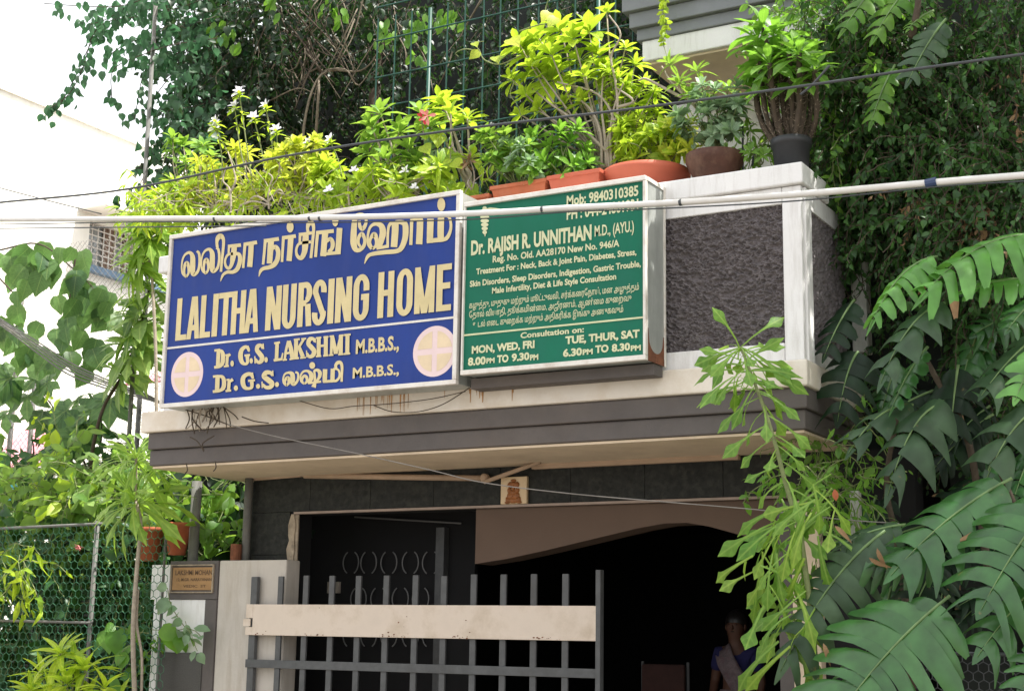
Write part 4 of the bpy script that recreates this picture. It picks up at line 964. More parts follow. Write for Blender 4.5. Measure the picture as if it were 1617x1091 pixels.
# ------------------------------------------------------------------ plants
def twig(pts, r, n=5): return MB().tube(catmull(pts, 5), r, n)
def taper(pts, r0, r1, k=5):
    P = catmull(pts, k); n = len(P); return MB().tube(P, [r0 + (r1-r0)*i/(n-1) for i in range(n)], 6)
CAM = Vector(EYE)
def toward(p): return (CAM - Vector(p)).normalized()

# --- vines: leaves on hanging or climbing strands through a volume
def strand(L, p, d0, n, step, size, t, curl=.35, grav=.12, sp=None, face=.5):
    p = Vector(p); d = Vector(d0).normalized(); pts = [p.copy()]
    for i in range(n):
        d = (d + rvec()*curl + Vector((0, 0, -grav))).normalized(); p = p + d*step; pts.append(p.copy())
        for s in (-1, 1):
            if rnd() < .8:
                ld = (d*.3 + rvec()*.8 + Vector((0, 0, -.55))).normalized()
                L.add(t if isinstance(t, str) else random.choice(t), p + rvec()*step*.3, ld, toward(p)*face + Vector((0, 0, .5)) + rvec()*.7, size*ru(.5, 1.45))
    return pts
def mass(name, label, cat, regions, m, size, t, stemm, n_per=10, grav=.12, step=None, loc=None, kind=None, stems=True, group=None, face=.5):
    """regions: (x0,x1,y0,y1 px, Y0, Y1, strands)"""
    L = Leaves(); S = MB()
    for (x0, x1, y0, y1, Y0, Y1, ns) in regions:
        for k in range(ns):
            p = PY(ru(x0, x1), ru(y0, y1), ru(Y0, Y1))
            pts = strand(L, p, (ru(-1, 1), ru(-.5, .5), ru(-1, .6)), n_per, step or size*.8, size, t, grav=grav, face=face)
            if stems: S.tube(pts, .0035, 4, False)
    c = loc or L.L[0][1]
    if kind == 'stuff': o = L.joined(name, m); setp(o, label, cat, group); return o
    r = root(name, label, cat, c, group)
    L.joined('foliage', m, r)
    if stems: S.build('stem', stemm, r, kind='stuff')
    return r

# heart-leaved creeper hanging against the sky, upper left
HV = root('hanging_creeper', 'heart leaved creeper hanging against the white sky at the upper left', 'creeper', PY(300, 100, 11))
L = Leaves(); S = MB()
for pts, n in (([(390, -40), (300, 10), (200, 20), (150, 60), (120, 120), (92, 172)], 30), ([(400, -30), (260, 20), (160, 40), (130, 110), (108, 150), (72, 176)], 26), ([(420, 30), (330, 60), (270, 90), (230, 110), (212, 190)], 26),
               ([(330, -40), (250, -10), (190, 10), (130, 10), (70, 6)], 18), ([(410, 90), (330, 120), (290, 160), (262, 210), (240, 250), (215, 300), (182, 322)], 30), ([(380, 0), (280, 40), (200, 70), (170, 90)], 22),
               ([(400, 150), (320, 170), (280, 200), (262, 250), (240, 300), (225, 330)], 24), ([(350, 60), (280, 70), (230, 85), (180, 110), (176, 155)], 18), ([(300, -30), (220, 0), (170, 30), (140, 40)], 20), ([(400, -10), (300, 90), (262, 130), (225, 180)], 20)):
    Yv = ru(10.4, 11.6); P = catmull([PY(x, y, Yv) for x, y in pts], 8); S.tube(P, .005, 5)
    for k in range(int(n * 2.6)):
        q = random.choice(P) + rvec()*ru(.02, .16); L.add(random.choice(('heart', 'heart2', 'oval')), q, Vector((ru(-.5, .5), ru(-.3, .3), -1)), toward(q) + rvec()*.8, ru(.065, .115))
for (x0, x1, y0, y1, ns) in ((240, 340, -30, 110, 60), (265, 330, 100, 220, 36), (180, 280, -30, 30, 20), (270, 320, 200, 300, 26)):
    for k in range(ns): strand(L, PY(ru(x0, x1), ru(y0, y1), ru(10.6, 12)), rvec(), 7, .08, .088, ('heart', 'heart2', 'oval'))
L.L = [q for q in L.L if rnd() < .8]
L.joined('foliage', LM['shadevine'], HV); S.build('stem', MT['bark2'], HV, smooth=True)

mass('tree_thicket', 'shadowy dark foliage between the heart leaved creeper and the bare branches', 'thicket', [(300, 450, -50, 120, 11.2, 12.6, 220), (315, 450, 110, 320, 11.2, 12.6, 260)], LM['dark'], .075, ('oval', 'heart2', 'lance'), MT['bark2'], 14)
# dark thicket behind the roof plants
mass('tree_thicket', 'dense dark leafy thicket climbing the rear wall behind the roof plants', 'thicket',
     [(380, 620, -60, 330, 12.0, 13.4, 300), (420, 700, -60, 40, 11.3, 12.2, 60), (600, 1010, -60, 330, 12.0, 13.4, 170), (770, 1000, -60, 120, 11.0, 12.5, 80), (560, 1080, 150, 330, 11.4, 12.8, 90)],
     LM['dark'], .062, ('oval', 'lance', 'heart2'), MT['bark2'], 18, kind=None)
# bare brown branches in front of it
BR = root('bare_tree', 'tree with a net of bare brown branches in front of the dark rear wall', 'tree', PY(490, 250, 11.4))
tr_ = taper([PY(600, 330, 11.9) , PY(590, 200, 11.9), PY(598, 90, 12.0), PY(620, -40, 12.0)], .07, .05); tr_.build('trunk', MT['bark2'], BR, smooth=True)
brs = [[(478, 330), (480, 200), (508, 118), (570, 112), (597, 80), (596, 40)], [(498, 230), (503, 150), (508, 116), (545, 110), (566, 135), (592, 100)], [(508, 116), (480, 70), (440, 20), (400, -30)], [(400, 85), (450, 62), (490, 30), (520, -20)],
       [(480, 150), (478, 60), (440, 100), (452, 30), (470, -30)], [(545, 110), (520, 60), (500, 20), (480, -30)], [(560, 115), (545, 60), (560, 10), (565, -40)], [(570, 112), (600, 60), (640, 20), (660, -30)], [(420, 40), (400, 90), (395, 140)],
       [(425, 160), (470, 140), (500, 150)], [(620, 30), (650, 60), (672, 95), (684, 145)], [(690, 30), (710, 55), (718, 62)], [(760, 0), (720, 70), (705, 110), (690, 140)], [(440, -20), (455, 90), (478, 135), (475, 100)], [(530, -20), (540, 60), (558, 90), (556, 130)],
       [(505, -30), (470, 40), (440, 110), (430, 200)], [(580, -30), (560, 50), (540, 90)], [(410, 20), (470, 60), (530, 90), (600, 70)]]
for k in range(60):
    x0 = random.gauss(500, 60); y0 = ru(-40, 110); a = ru(.6, 2.5); L_ = ru(40, 130); brs.append([(x0, y0), (x0 + math.cos(a)*L_*.5 + ru(-8, 8), y0 + math.sin(a)*L_*.5), (x0 + math.cos(a)*L_, y0 + math.sin(a)*L_ + ru(-8, 8))])
for k, b in enumerate(brs):
    Yb = ru(11.2, 11.8); taper([PY(x, y, Yb + ru(-.1, .1)) for x, y in b], .017 if k < 3 else ru(.006, .011), .004).build('branch', MT['twig'] if k % 3 != 2 else MT['bark2'], BR, smooth=True)
L = Leaves()
for x_, y_ in ((345, 45), (368, 60), (352, 50), (598, 40), (610, 62), (650, 45), (665, 30), (660, 85), (705, 25), (720, 30), (655, 50), (520, 5), (430, 10), (540, 22)):
    for q in range(9): p = PY(x_ + ru(-16, 16), y_ + ru(-14, 14), 11.1); L.add('oval', p, Vector((ru(-.6, .6), -.2, -.8)), toward(p) + rvec()*.7, ru(.08, .14))
L.joined('foliage', LM['mid'], BR)

# unseen shade tree above the right wall and creepers on it
RW = 10.35
o = MB().box(-2.45, 3.5, RW, RW + .2, 0, 2.79).box(-3.6, 3.5, RW + .002, RW + .2, 2.792, 7.2).build('side_wall', MT['darkwall']); setp(o, 'wall coloured dark for shade behind the climbing plants on the right', 'wall')
mass('wall_creeper', 'small leaved green creeper covering the right wall above the split leaves', 'creeper',
     [(1300, 1640, -40, 330, 9.6, 10.2, 520), (1300, 1420, -40, 250, 9.5, 9.9, 150), (1420, 1640, 180, 420, 9.2, 10.2, 220), (1300, 1480, 250, 420, 9.8, 10.2, 110), (1560, 1640, 330, 600, 9.4, 10.1, 60), (1300, 1640, 400, 800, 10.0, 10.3, 130)],
     LM['vine'], .044, ('oval', 'lance', 'heart2'), MT['bark2'], 19)
mass('wall_creeper', 'brighter yellow green creeper spilling beside the black pot', 'creeper',
     [(1230, 1370, -30, 60, 9.6, 10.0, 60), (1300, 1380, 60, 230, 9.5, 9.9, 60), (1180, 1240, 190, 250, 9.8, 10.1, 16)], LM['mid'], .065, ('oval', 'lance', 'obov'), MT['stem'], 10)
# unseen tree put over the right side, crown sized to shade the split leaves
TC = root('shade_tree', 'large leafy tree out of view, added to shade the right wall plants', 'tree', (1.2, 9.2, 0))
taper([(1.2, 9.4, 0), (1.1, 9.3, 3), (.9, 9.2, 6), (.6, 9, 8)], .20, .10).build('trunk', MT['bark2'], TC, smooth=True)
for q in range(9):
    a = q*.7; taper([(.8, 9.2, 5.6 + .2*q), (.8 + math.cos(a)*.8, 9.1 + math.sin(a)*.5, 6.6 + .15*q), (.8 + math.cos(a)*1.9, 9.0 + math.sin(a)*1.3, 7.2 + .15*q)], .06, .02).build('limb', MT['bark2'], TC, smooth=True)
L = Leaves()
for k in range(12000):
    v = rvec() * (rnd() ** .4); p = Vector((.6, 8.9, 8.1)) + Vector((v.x*2.8, v.y*2.2, v.z*1.2))
    if p.z < 6.6 + .25*math.sin(p.x*3): continue
    L.add('tiny', p, rvec() + Vector((0, 0, -.3)), Vector((0, 0, 1)) + rvec()*.8, ru(.10, .17))
L.joined('crown', LM['mid'], TC)
# pale vertical pipe and posts among the creepers
for (pts, r_, m_, lab) in (([(1359, 262), (1362, 560)], .035, 'polew', 'pale vertical drain pipe half hidden by creeper on the right wall'),):
    P = [PY(x, y, 10.05) for x, y in pts]; o = MB().tube([(P[0].x, 10.05, P[1].z), (P[0].x, 10.05, P[0].z)], r_, 10).build('drain_pipe', MT[m_], smooth=True); setp(o, lab, 'pipe')
a = PY(1344, 430, 10.0); b = PY(1372, 557, 10.0)
o = MB().box(a.x, b.x, 9.98, 10.1, b.z, a.z).build('wall_pier', MT['polew'], bevel=.01); setp(o, 'short grey plaster pier behind the split leaves on the right', 'pier')
a = PY(1350, 775, 9.3); o = MB().box(a.x - .03, a.x + .03, 9.28, 9.34, 1.9, a.z).build('garden_post', MT['polew'], bevel=.006); setp(o, 'small grey painted post under the split leaves', 'post')
rn0, rn1 = PY(1440, 1030, 9.2), PY(1640, 1120, 9.2)
NF = root('net_fence', 'dark hexagonal wire net at the bottom right under the large split leaf', 'fence', (rn0.x, 9.2, 0))
hexnet('wire_net', rn0.x, rn1.x + .3, .2, rn0.z - .02, 9.2, .035, .0035, MT['cabled'], NF)
MB().tube([(rn0.x, 9.2, rn0.z), (rn1.x + .3, 9.2, rn0.z)], .012, 8).build('top_rail', MT['cabled'], NF, smooth=True)

# --- split-leaf (monstera like) leaves, each a separate part
def splitleaf(parent, bp, tp, Yb, Yt, width, m, n=8, nr=None, sag=.12, droop=.35, depth=.75, hook=0):
    A = PY(*bp, Yb); T_ = PY(*tp, Yt); D = T_ - A; Ln = D.length; d = D.normalized()
    nr = Vector(nr) if nr is not None else (toward(A)*1.0 + Vector((0, 0, .9)))
    s = d.cross(nr).normalized(); nn = s.cross(d).normalized()
    if nn.dot(toward(A)) < 0: nn = -nn
    C_ = lambda t: A + D*t - Vector((0, 0, 1))*sag*Ln*(4*t*(1-t)*-.35) + nn*0.0 - nn*sag*Ln*t*t*.5
    V = []; Fc = []
    prof = lambda t: width * (math.sin(math.pi*min(1, (t*.80 + .16))) ** .55) * (1.0 if t < .8 else 1 - (t-.8)*1.2)
    brown = set()
    for sg in (-1, 1):
        cuts = [k/n + (ru(-.22, .22)/n if 0 < k < n else 0) for k in range(n+1)]
        for k in range(n):
            ta, tb = cuts[k]*.93, (cuts[k+1] - .03/n)*.93; tm = (ta+tb)/2; W_ = prof(tm)*(ru(.84, 1.08) if rnd() < .85 else ru(.6, .8))
            fwd = (.16 + .34*tm)*width*ru(.85, 1.2); ns = 5; b0 = len(V); dr_ = droop*ru(.7, 1.4)
            for i in range(ns+1):
                u = i/ns; mid = C_(tm) + s*sg*W_*u + d*fwd*(u**1.7)
                z_ = -dr_*W_*u*u + .06*width*math.sin(u*math.pi)
                full = (tb-ta)*Ln*.5
                hw = full*(1.06 if u < .32 else (1.03 - .30*(u-.32)/.53*depth if u < .85 else (.86)*(1 - (u-.85)/.15*.62)))
                if hook and u > .5: hw *= 1 - .78*((u-.5)/.5)**1.5; mid = mid + d*fwd*hook*(u-.5)**2*2.4
                hw = max(hw, .004)
                ru_ = .012*width*math.sin(k*3.1 + u*5)
                for q, zz_ in ((-1, -.30), (0, .16), (1, -.22)):
                    V.append(mid + d*hw*q + nn*(z_ + zz_*hw*min(1, u*1.5) + ru_ + (.002 if k % 2 else 0)))
            for i in range(ns):
                if i == ns-1 and rnd() < .045: brown |= {len(Fc), len(Fc)+1}
                a = b0 + i*3; Fc += [(a, a+1, a+4, a+3), (a+1, a+2, a+5, a+4)]
        # terminal lobe half
    b0 = len(V)
    for i in range(5):
        u = i/4; c = C_(.93 + .14*u); hw = prof(.93)*.34*(1-u)**.7 + .003
        V += [c - s*hw - nn*.1*hw, c + nn*.0, c + s*hw - nn*.1*hw]
    for i in range(4): a = b0 + i*3; Fc += [(a, a+1, a+4, a+3), (a+1, a+2, a+5, a+4)]
    mb = MB().add(V, Fc); o = mb.build('leaf', m, parent, smooth=True); o.data.materials.append(MT['dead'])
    for q in brown: o.data.polygons[q].material_index = 1
    rb_ = MB().tube([C_(t/10) + nn*.004 for t in range(-1, 11)], [.010*(1-t/13) for t in range(12)], 6).build('midrib', LM['rib'], o, smooth=True)
    return A, d, o
SP = []
fan_ = None
def sproot(label, loc): r = root('split_leaf_plant', label, 'climbing plant', loc, 'split leaved climbers on the right'); SP.append(r); return r
G1 = sproot('pale green split leaved climber reaching left near the top of the right side', PY(1617, 420, 9))
G2 = sproot('dark split leaved climber in the shadow at the middle of the right side', PY(1500, 600, 9.3))
G3 = sproot('glossy green split leaved climber with long ribbed leaves at the bottom right', PY(1600, 850, 8.6))
G4 = sproot('grey green split leaved climber with browned tips beside the entrance column', PY(1400, 850, 8.6))
G5 = sproot('bright backlit fan leaved climber at the top beside the roof pots', PY(1430, 0, 9.3))
fan = lambda A, n: None
sl_ = splitleaf
sl_(G1, (1640, 372), (1445, 445), 8.9, 8.5, .26, LM['monl'], 8, (.2, -.5, 1.0), droop=.7, sag=.3)
sl_(G1, (1470, 408), (1362, 498), 8.8, 8.5, .17, LM['monl'], 8, (-.3, -.6, .8), droop=.7, sag=.3)
sl_(G1, (1640, 440), (1520, 455), 9.0, 8.8, .16, LM['monl'], 6, (.2, -.5, 1.0), droop=.6)
sl_(G1, (1482, 482), (1382, 588), 8.7, 8.4, .19, LM['mong'], 4, (-.2, -.9, .5), droop=.5, sag=.3, hook=1)
sl_(G1, (1640, 470), (1590, 520), 8.8, 8.6, .12, LM['mon'], 5, (.2, -.8, .6), droop=.5)
sl_(G1, (1640, 555), (1602, 632), 8.4, 8.3, .14, LM['monl'], 4, (.1, -1, .3), droop=.3)
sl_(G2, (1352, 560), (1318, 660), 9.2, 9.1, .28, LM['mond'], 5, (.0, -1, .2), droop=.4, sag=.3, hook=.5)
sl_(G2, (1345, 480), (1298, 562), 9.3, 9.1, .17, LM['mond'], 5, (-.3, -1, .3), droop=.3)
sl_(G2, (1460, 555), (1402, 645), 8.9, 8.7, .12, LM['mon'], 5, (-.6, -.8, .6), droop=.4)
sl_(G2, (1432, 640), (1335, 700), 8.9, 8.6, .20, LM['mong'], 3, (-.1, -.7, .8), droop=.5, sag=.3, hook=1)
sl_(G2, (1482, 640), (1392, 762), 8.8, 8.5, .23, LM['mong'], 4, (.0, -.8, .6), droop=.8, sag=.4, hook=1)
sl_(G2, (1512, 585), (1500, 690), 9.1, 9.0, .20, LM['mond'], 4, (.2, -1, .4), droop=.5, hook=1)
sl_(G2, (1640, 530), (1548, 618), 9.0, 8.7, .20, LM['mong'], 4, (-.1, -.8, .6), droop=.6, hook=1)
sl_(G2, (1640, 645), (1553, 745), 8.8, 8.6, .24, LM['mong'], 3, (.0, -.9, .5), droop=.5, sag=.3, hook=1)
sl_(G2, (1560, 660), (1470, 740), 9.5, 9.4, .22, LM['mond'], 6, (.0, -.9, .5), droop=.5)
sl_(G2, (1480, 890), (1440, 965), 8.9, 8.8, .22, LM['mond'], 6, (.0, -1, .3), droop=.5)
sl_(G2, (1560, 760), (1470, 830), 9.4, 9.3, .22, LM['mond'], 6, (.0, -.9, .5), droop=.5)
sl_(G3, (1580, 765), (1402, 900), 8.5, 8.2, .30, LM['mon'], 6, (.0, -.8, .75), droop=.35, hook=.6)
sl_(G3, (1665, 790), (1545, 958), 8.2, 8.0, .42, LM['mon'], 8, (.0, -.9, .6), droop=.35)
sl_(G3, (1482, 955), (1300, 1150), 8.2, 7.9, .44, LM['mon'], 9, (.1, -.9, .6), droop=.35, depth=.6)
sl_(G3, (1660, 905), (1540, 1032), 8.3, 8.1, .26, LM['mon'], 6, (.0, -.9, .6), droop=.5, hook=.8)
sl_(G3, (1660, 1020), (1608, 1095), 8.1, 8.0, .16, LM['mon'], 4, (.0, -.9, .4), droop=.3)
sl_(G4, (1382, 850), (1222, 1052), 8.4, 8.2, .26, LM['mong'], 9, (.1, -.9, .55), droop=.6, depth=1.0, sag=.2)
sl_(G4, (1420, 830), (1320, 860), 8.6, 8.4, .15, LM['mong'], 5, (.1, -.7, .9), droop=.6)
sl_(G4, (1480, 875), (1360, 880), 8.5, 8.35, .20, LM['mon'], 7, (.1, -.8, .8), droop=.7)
for k in range(26):
    x_, y_ = ru(1320, 1640), ru(470, 1060); a = math.radians(ru(95, 165)); Lk = ru(70, 120)
    if x_ + math.cos(a)*Lk < 1300: continue
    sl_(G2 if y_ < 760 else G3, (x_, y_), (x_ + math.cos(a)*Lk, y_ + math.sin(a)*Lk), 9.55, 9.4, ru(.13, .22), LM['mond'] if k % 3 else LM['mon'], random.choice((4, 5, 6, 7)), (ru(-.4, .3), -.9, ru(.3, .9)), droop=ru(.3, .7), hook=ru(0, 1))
for b, t_, W_ in (((1445, -30), (1375, 60), .16), ((1405, -40), (1325, 48), .14), ((1410, 110), (1372, 195), .12), ((1470, 20), (1432, 45), .07)):
    sl_(G5, b, t_, 9.2, 9.0, W_, LM['mid'], 6, (.0, -.9, .6), droop=.3, depth=1.0)
sl_(G5, (1488, 38), (1432, 128), 9.1, 8.9, .13, LM['mong'], 6, (.3, -.8, .6), droop=.2, depth=.3)
for r_, pts in ((G3, [(1665, 1100), (1640, 900), (1590, 770), (1560, 700)]), (G2, [(1560, 900), (1530, 700), (1480, 600), (1440, 530)]), (G4, [(1440, 1090), (1430, 950), (1415, 850), (1400, 760), (1420, 640)]), (G1, [(1660, 700), (1650, 520), (1640, 400)]), (G5, [(1440, 60), (1450, 0), (1440, -40)])):
    taper([PY(x, y, 9.1) for x, y in pts], .028, .016).build('stem', MT['bark2'], r_, smooth=True)
for (x0, y0, x1, y1) in ((1372, 880, 1402, 905), (1385, 865, 1395, 910), (1300, 1015, 1310, 1040), (1318, 830, 1345, 850)):
    L = Leaves(); p = PY(x0, y0, 8.15); L.add('lance2', p, PY(x1, y1, 8.12) - p, toward(p) + rvec()*.5, .11)
    L.objects(G4, MT['dead'], 'dry_leaf')

# --- lobed-tip shrub in front of the doorway (tall stem with long drooping leaves)
def whorl_leaf(L, p, d, size, t, m=None): L.add(t, p, d, Vector((0, 0, .7)) + toward(p)*1.2 + rvec()*.4, size, m)
DS = root('drooping_shrub', 'lanky shrub with long drooping spade tipped leaves in front of the doorway', 'shrub', PY(1275, 905, 8.35))
sp_ = [(1290, 1090), (1282, 980), (1272, 900), (1262, 835), (1242, 768), (1224, 700), (1205, 640), (1186, 590), (1170, 548)]
P = catmull([PY(x, y, 8.35) for x, y in sp_], 8); MB().tube(P, [.020*(1 - .6*i/len(P)) for i in range(len(P))], 7).build('stem', MT['stem'], DS, smooth=True)
L = Leaves(); topc = P[-1]
for k in range(22):
    a = k*2.4; th = math.radians(25 + 75*(k/17)); d = Vector((math.cos(a)*math.sin(th), math.sin(a)*math.sin(th)*.8, math.cos(th)*.35 + .05)); whorl_leaf(L, topc - Vector((0, 0, .012*k)), d, ru(.22, .31), random.choice(('trid3', 'star2')) if k > 7 else 'trid2')
for k in range(44):
    i = int(len(P)*(.50 + .48*k/30)) ; i = min(i, len(P)-1); a = k*2.4 + .6
    d = Vector((math.cos(a), math.sin(a)*.7 - .2, -.25 - .35*rnd())); whorl_leaf(L, P[i], d, ru(.22, .33), random.choice(('trid2', 'trid3', 'trid')))
bz = [(1262, 835), (1250, 800), (1275, 870), (1240, 850), (1255, 900), (1280, 930), (1225, 880), (1290, 820), (1300, 780), (1265, 960), (1230, 930), (1245, 990), (1215, 840), (1310, 760)]
for k in range(84):
    x_, y_ = random.choice(bz); p = PY(x_ + ru(-32, 26), y_ + ru(-30, 40), ru(8.15, 8.5)); a = ru(-2.9, -.3) if rnd() < .75 else ru(0, 6.28)
    d = Vector((-abs(math.cos(a))*1.0 if rnd() < .66 else abs(math.cos(a))*.8, ru(-.5, .3), -ru(.15, 1.1))); whorl_leaf(L, p, d, ru(.24, .38), random.choice(('trid', 'trid2', 'star', 'star2')), (LM['lime2'], LM['mid'], None)[min(2, k % 4)])
L.objects(DS, LM['fresh'])
mass('undergrowth', 'small leaved shade plants between the drooping shrub and the split leaves', 'shrub', [(1240, 1360, 690, 830, 8.8, 9.4, 46), (1270, 1350, 640, 740, 9.2, 9.6, 14)], LM['mid'], .07, ('lance', 'strap', 'oval'), MT['stem'], 7)
LZ = Leaves(); p = PY(1318, 772, 8.6); LZ.add('oval', p, Vector((.1, 0, -1)), toward(p), .07); LZ.objects(DS, MT['terra'], 'dead_leaf')

# --- left side: rosette trees of the same kind in front of the net
def rosette_tree(label, base, stem_px, Y, crowns, m, size, n=24, tt=('trid2', 'trid', 'trid3'), r=.02, stemm='bark'):
    rt = root('rosette_tree', label, 'small tree', base)
    P = catmull([PY(x, y, Y) for x, y in stem_px], 6); MB().tube(P, [r*(1 - .3*i/len(P)) for i in range(len(P))], 7).build('stem', MT[stemm], rt, smooth=True)
    L = Leaves()
    for (x_, y_, nn, s_, ax_) in crowns:
        c = PY(x_, y_, Y); q = min(P, key=lambda w_: (w_-c).length)
        if (q-c).length > .06: MB().tube([q, (q+c)/2 + Vector((0, 0, -.03)), c], r*.5, 6).build('branch', MT[stemm], rt, smooth=True)
        rosette(L, c, ax_, nn, s_, tt, (25, 112), jit=.25)
    L.objects(rt, m); return rt
rosette_tree('slender rosette tree with a drooping star crown before the green net', PY(212, 1091, 9.3), [(214, 1130), (210, 1000), (216, 900), (222, 830), (215, 792)], 9.3,
             [(213, 788, 40, .44, (-.05, -.9, 1)), (215, 722, 32, .38, (.1, -.6, 1))], LM['lime2'], .42, r=.022, tt=('star', 'star2'))
t2 = MB().tube(catmull([PY(x, y, 9.35) for x, y in ((222, 1130), (224, 1040), (216, 985), (218, 930))], 6), .012, 7).build('thin_stem', MT['bark'], smooth=True); setp(t2, 'second thin bare stem beside the slender rosette tree', 'stem')
rosette_tree('small rosette tree with bright fingered leaves left of the blue sign', PY(150, 740, 10.4), [(142, 740), (150, 690), (165, 640), (192, 595), (214, 545)], 10.4,
             [(212, 545, 48, .42, (0, -.8, 1)), (226, 500, 44, .42, (0, -.7, 1)), (192, 590, 24, .34, (-.3, -.7, .6)), (236, 455, 34, .38, (.1, -.5, 1))], LM['mix'], .36, r=.02, stemm='bark2', tt=('star', 'star2', 'obov2'))
rosette_tree('young rosette tree close behind the left edge of the blue sign', PY(246, 640, 10.2), [(247, 700), (246, 560), (240, 440), (232, 360)], 10.2,
             [(236, 372, 40, .40, (-.1, -.6, 1)), (220, 415, 34, .36, (-.4, -.6, .8)), (250, 335, 30, .34, (.2, -.5, 1)), (222, 345, 30, .32, (-.4, -.5, 1))], LM['lime2'], .34, r=.018, tt=('star2', 'obov2', 'lance2'))
# lobed papaya-like plants
PP = root('lobed_leaf_plant', 'plant with broad jagged lobed leaves below the heart leaved vine', 'plant', PY(140, 740, 11.2))
L = Leaves()
for x_, y_ in ((120, 640), (95, 655), (140, 615), (60, 600), (85, 590), (25, 590), (150, 660), (70, 640), (110, 690), (20, 640), (165, 640), (45, 610), (130, 670), (10, 615), (175, 610)):
    p = PY(x_ + ru(-8, 8), y_ + ru(-8, 8), ru(10.9, 11.5)); L.add(random.choice(('palmate', 'palmate5')), p, Vector((ru(-1, .4), -.4, -ru(.1, .9))), toward(p)*.7 + Vector((0, 0, .6)) + rvec()*.4, ru(.34, .52))
L.objects(PP, LM['heart'])
for x0, y0, x1, y1 in ((142, 750, 120, 640), (142, 750, 60, 610), (142, 750, 160, 650), (40, 740, 50, 690)):
    taper([PY(x0, y0, 11.3), PY((x0+x1)/2 + 8, (y0+y1)/2, 11.3), PY(x1, y1, 11.2)], .014, .006).build('stem', MT['bark2'], PP, smooth=True)
# heart-leaved vine on the chain link fence
HL = root('heart_leaf_vine', 'vine with large heart shaped leaves draped over the chain link fence', 'vine', PY(90, 560, 12.3))
L = Leaves()
hp = []
for k in range(105):
    c = random.choice(((45, 400, 45, 18), (100, 395, 40, 20), (130, 440, 30, 35), (150, 490, 30, 35), (110, 470, 26, 30), (95, 520, 25, 30), (150, 550, 22, 26), (18, 450, 22, 50), (15, 520, 18, 24), (70, 420, 30, 25), (165, 470, 14, 30), (60, 560, 30, 16)))
    p = PY(random.gauss(c[0], c[2]*.55), random.gauss(c[1], c[3]*.55), ru(12.1, 12.5)); hp.append(p)
    L.add(random.choice(('heart', 'heart2')), p, Vector((ru(-.5, .5), ru(-.5, .1), -.9)), toward(p) + rvec()*.5 + Vector((0, 0, .2)), ru(.20, .32))
L.objects(HL, LM['heart'])
for pts in ([(0, 395), (60, 385), (110, 420), (150, 460), (170, 520)], [(120, 400), (110, 470), (100, 520), (150, 560)], [(0, 440), (30, 480), (20, 540)]):
    taper([PY(x, y, 12.35) for x, y in pts], .012, .006).build('stem', MT['bark2'], HL, smooth=True)
# mass of mixed garden shrubs behind the fence
mass('garden_shrub', 'bright mixed shrub with small pale leaves behind the net fence rail', 'shrub', [(-30, 90, 765, 830, 10.0, 10.5, 50), (80, 200, 735, 830, 10.0, 10.5, 60), (100, 260, 720, 800, 10.0, 10.3, 40)], LM['mix'], .12, ('lance', 'oval', 'obov', 'heart2'), MT['stem'], 7, grav=.05)
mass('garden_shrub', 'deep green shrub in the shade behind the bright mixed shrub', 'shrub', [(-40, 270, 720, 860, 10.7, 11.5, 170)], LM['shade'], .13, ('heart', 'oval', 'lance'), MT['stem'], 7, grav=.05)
mass('garden_shrub', 'broad leaved shrub darkened for shade in the gap under the balcony', 'shrub', [(235, 400, 740, 890, 10.5, 12.0, 130)], LM['dark'], .17, ('heart', 'oval', 'heart2'), MT['stem'], 6, grav=.05)
mass('garden_shrub', 'sunlit fresh green shrub tips between the posts under the balcony', 'shrub', [(320, 395, 755, 800, 10.4, 11, 12), (325, 395, 830, 870, 10.2, 10.6, 10), (250, 300, 740, 790, 10.4, 10.8, 10)], LM['fresh'], .13, ('oval', 'heart2', 'lance'), MT['stem'], 5, grav=.05)
mass('garden_shrub', 'yellow flushed leaves in the middle of the left garden', 'shrub', [(150, 185, 730, 800, 10.0, 10.3, 10), (95, 100, 690, 700, 10.2, 10.4, 4)], LM['lime'], .16, ('obov', 'oval'), MT['stem'], 4, grav=.0)
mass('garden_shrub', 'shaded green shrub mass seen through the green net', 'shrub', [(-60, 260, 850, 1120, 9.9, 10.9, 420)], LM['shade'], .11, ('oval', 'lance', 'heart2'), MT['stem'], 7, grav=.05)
mass('garden_shrub', 'clump of yellow green leaves leaning on the rail at the left edge', 'shrub', [(-20, 42, 850, 910, 9.35, 9.6, 16)], LM['lime'], .13, ('lance2', 'lance'), MT['stem'], 5)
mass('money_plant', 'round leaved money plant sprouting over the dark panel of the pier', 'plant', [(222, 262, 968, 1005, 9.55, 9.7, 5)], LM['mid'], .15, ('heart', 'oval'), MT['stem'], 4)
mass('money_plant', 'small cluster of round grey green leaves at the right edge of the dark panel', 'plant', [(268, 300, 975, 1000, 9.62, 9.72, 4)], LM['grey'], .12, ('heart', 'oval'), MT['stem'], 4)
